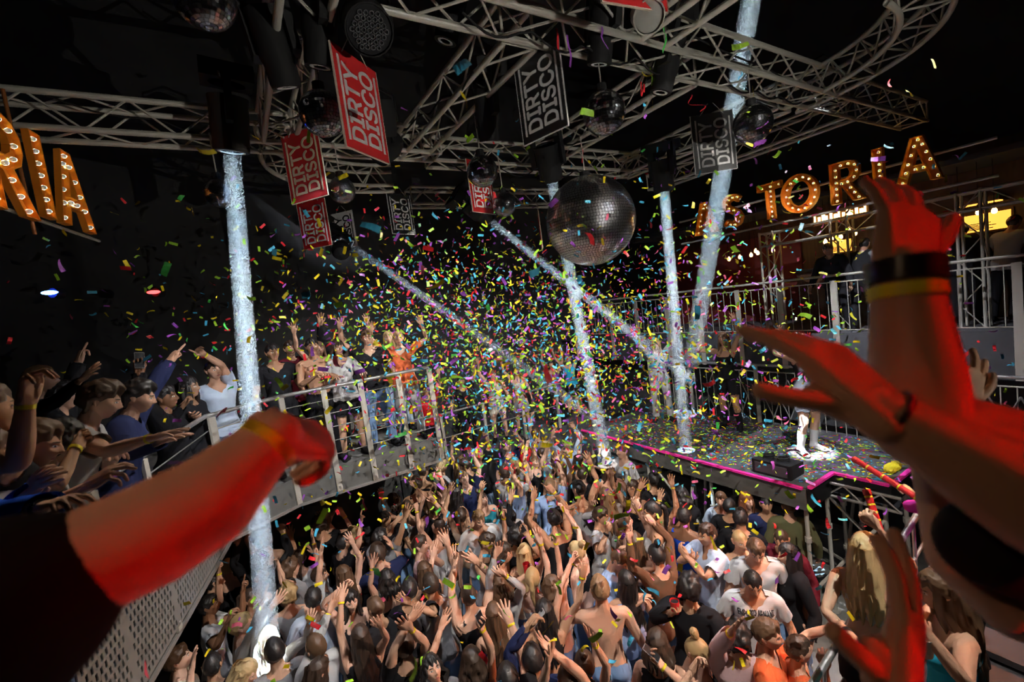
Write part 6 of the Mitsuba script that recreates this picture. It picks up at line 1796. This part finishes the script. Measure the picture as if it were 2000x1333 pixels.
MARKS = {"big mirror ball": (1153, 432), "big red sign": (700, 195), "upper black sign": (1057, 180), "grey sign at the right": (1395, 275), "dark red sign": (597, 325), "small dark sign": (782, 418), "far red sign": (937, 362), "left letters": (80, 340), "broad left beam": (465, 560), "left beam's foot": (510, 1080), "steep stage beam": (1312, 560), "pale upper beam": (1425, 330), "letters over the bar": (1600, 380), "raised forearm": (1770, 620), "stretched-out hand": (1590, 690), "stage monitor": (1500, 910), "blonde stage dancer": (1590, 790), "woman in hot pink": (1188, 950), "shirtless man": (1180, 1200), "man in pale blue shirt": (1385, 1080), "lettered white T-shirt": (1466, 1170),
         "man in the white vest": (944, 1080), "open-backed black dress": (756, 1180), "yellow wristband at the left": (540, 850), "smiling young man at the rail": (182, 778), "man in grey-blue T-shirt": (416, 740), "woman in white on the balcony": (670, 710), "orange top on the balcony": (821, 715), "far platform": (1050, 800), "blonde hair on the stairs": (1690, 1090), "curved truss at the right": (1700, 130), "left lamp": (450, 245), "beam lamp over the stage": (1297, 365), "stage rail": (1480, 770), "upper balustrade": (1900, 600), "bottom left of the floor": (420, 1290), "middle of the crowd": (1000, 1130), "confetti cloud's core": (1000, 650), "left overhead truss": (560, 120), "top truss": (1250, 130), "long left truss": (250, 250)}
def where(u, v):
    n = min(MARKS, key=lambda k: math.hypot(MARKS[k][0] - u, MARKS[k][1] - v))
    dx, dy = u - MARKS[n][0], v - MARKS[n][1]
    d = "close to" if math.hypot(dx, dy) < 40 else ("right of" if dx > 0 else "left of") if abs(dx) > abs(dy) else ("below" if dy > 0 else "above")
    return f"{d} the {n}"
base = {}
V, F, C, n0 = [], [], [], 0
for i in range(len(pts)):
    c = CN[rng.choice(len(CN), p=CP)]
    k = rng.integers(len(SHAPES_C))
    R = rand_rot(rng)
    if i in single:
        M = np.eye(4)
        M[:3, :3], M[:3, 3] = R, pts[i]
        lab = f"{c} paper confetti strip {where(uu[i], vv[i])}"
        if k not in base:
            base[k] = add("confetti", SHAPES_C[k], "confetti_" + c.replace(" ", "_"), None, False, label=lab, cat="confetti", group=f"single strips of {c} confetti")
            scene[base[k]]["to_world"] = TF4(M)
        else:
            again("confetti", base[k], TF4(M), None, "confetti_" + c.replace(" ", "_"), label=lab, cat="confetti", group=f"single strips of {c} confetti")
    else:
        v, f = SHAPES_C[k]
        V.append(v @ R.T + pts[i])
        F.append(f + n0)
        C.append(np.tile(CONFETTI[c], (len(v), 1)))
        n0 += len(v)
add("confetti_cloud", (np.vstack(V), np.vstack(F)), "confetti_mixed", None, False, label="dense cloud of coloured paper confetti filling the middle of the hall", cat="confetti", kind="stuff", color=np.vstack(C))
V, F, C, n0 = [], [], [], 0
for i in range(2600):
    x, y = 5.9 + 2.1 * rng.random() ** 1.0, rng.uniform(2.35, 7.0)
    if x < 6.45 and y < 2.95 or (5.85 < x < 6.3 and 3.1 < y < 3.7):
        continue
    c = CN[rng.choice(len(CN), p=CP)]
    v, f = strip(.050, .020, rng.uniform(.1, .5), 0)
    a, b = rng.uniform(0, 2 * np.pi), rng.normal() * .15
    R = rotv([0, 0, 1], a) @ rotv([1, 0, 0], b)
    V.append(v @ R.T + [x, y, DZ + .005])
    F.append(f + n0)
    C.append(np.tile(CONFETTI[c], (len(v), 1)))
    n0 += len(v)
add("fallen_confetti", (np.vstack(V), np.vstack(F)), "confetti_mixed", None, False, label="coloured confetti strewn over the stage floor", cat="confetti", kind="stuff", color=np.vstack(C))
# paper ribbons caught on the trusses
for k, (x, y, z, c, lab) in enumerate(((1087, 55, 6.62, "red", "red ribbon caught on the top truss over the black sign"), (1108, 68, 6.58, "purple", "purple ribbon beside the red one on the top truss"), (1176, 52, 6.6, "purple", "purple ribbon on the top truss right of the others"), (1352, 185, 6.58, "red", "red ribbon dangling from the truss left of the grey sign"), (958, 245, 6.55, "red", "red ribbon hanging on the slanting truss left of the black sign"), (1296, 52, 6.6, "green", "green ribbon on the truss beside the silver lamp"), (1252, 160, 6.5, "red", "red ribbon tangled with the lamp under the top truss"), (1270, 130, 6.6, "lime green", "lime ribbon on the underside of the top truss"), (1135, 280, 6.6, "red", "red ribbon on the truss under the small mirror ball"), (600, 218, 6.5, "lime green", "lime ribbon stuck on the dark mirror ball behind the red sign"), (1470, 168, 6.5, "yellow", "yellow ribbon by the pale beam near the top truss"), (1448, 138, 6.4, "sky blue", "blue ribbon glowing in the pale beam"))):
    p = on_z(x, y, z)
    t = np.linspace(0, 1, 12)[:, None]
    r = np.random.default_rng(k)
    a, b = r.normal(size=3) * .04, np.array([0, 0, -.13 - .08 * r.random()])
    line = p + t * b + np.sin(t * 6 + k) * a * t
    off = np.array([.012, .004, 0])
    VV = np.vstack([line - off, line + off])
    FF = [(i, i + 1, i + 13) for i in range(11)] + [(i, i + 13, i + 12) for i in range(11)]
    add("paper_ribbon", (VV, np.array(FF)), "confetti_" + c.replace(" ", "_"), None, False, label=lab, cat="ribbon")
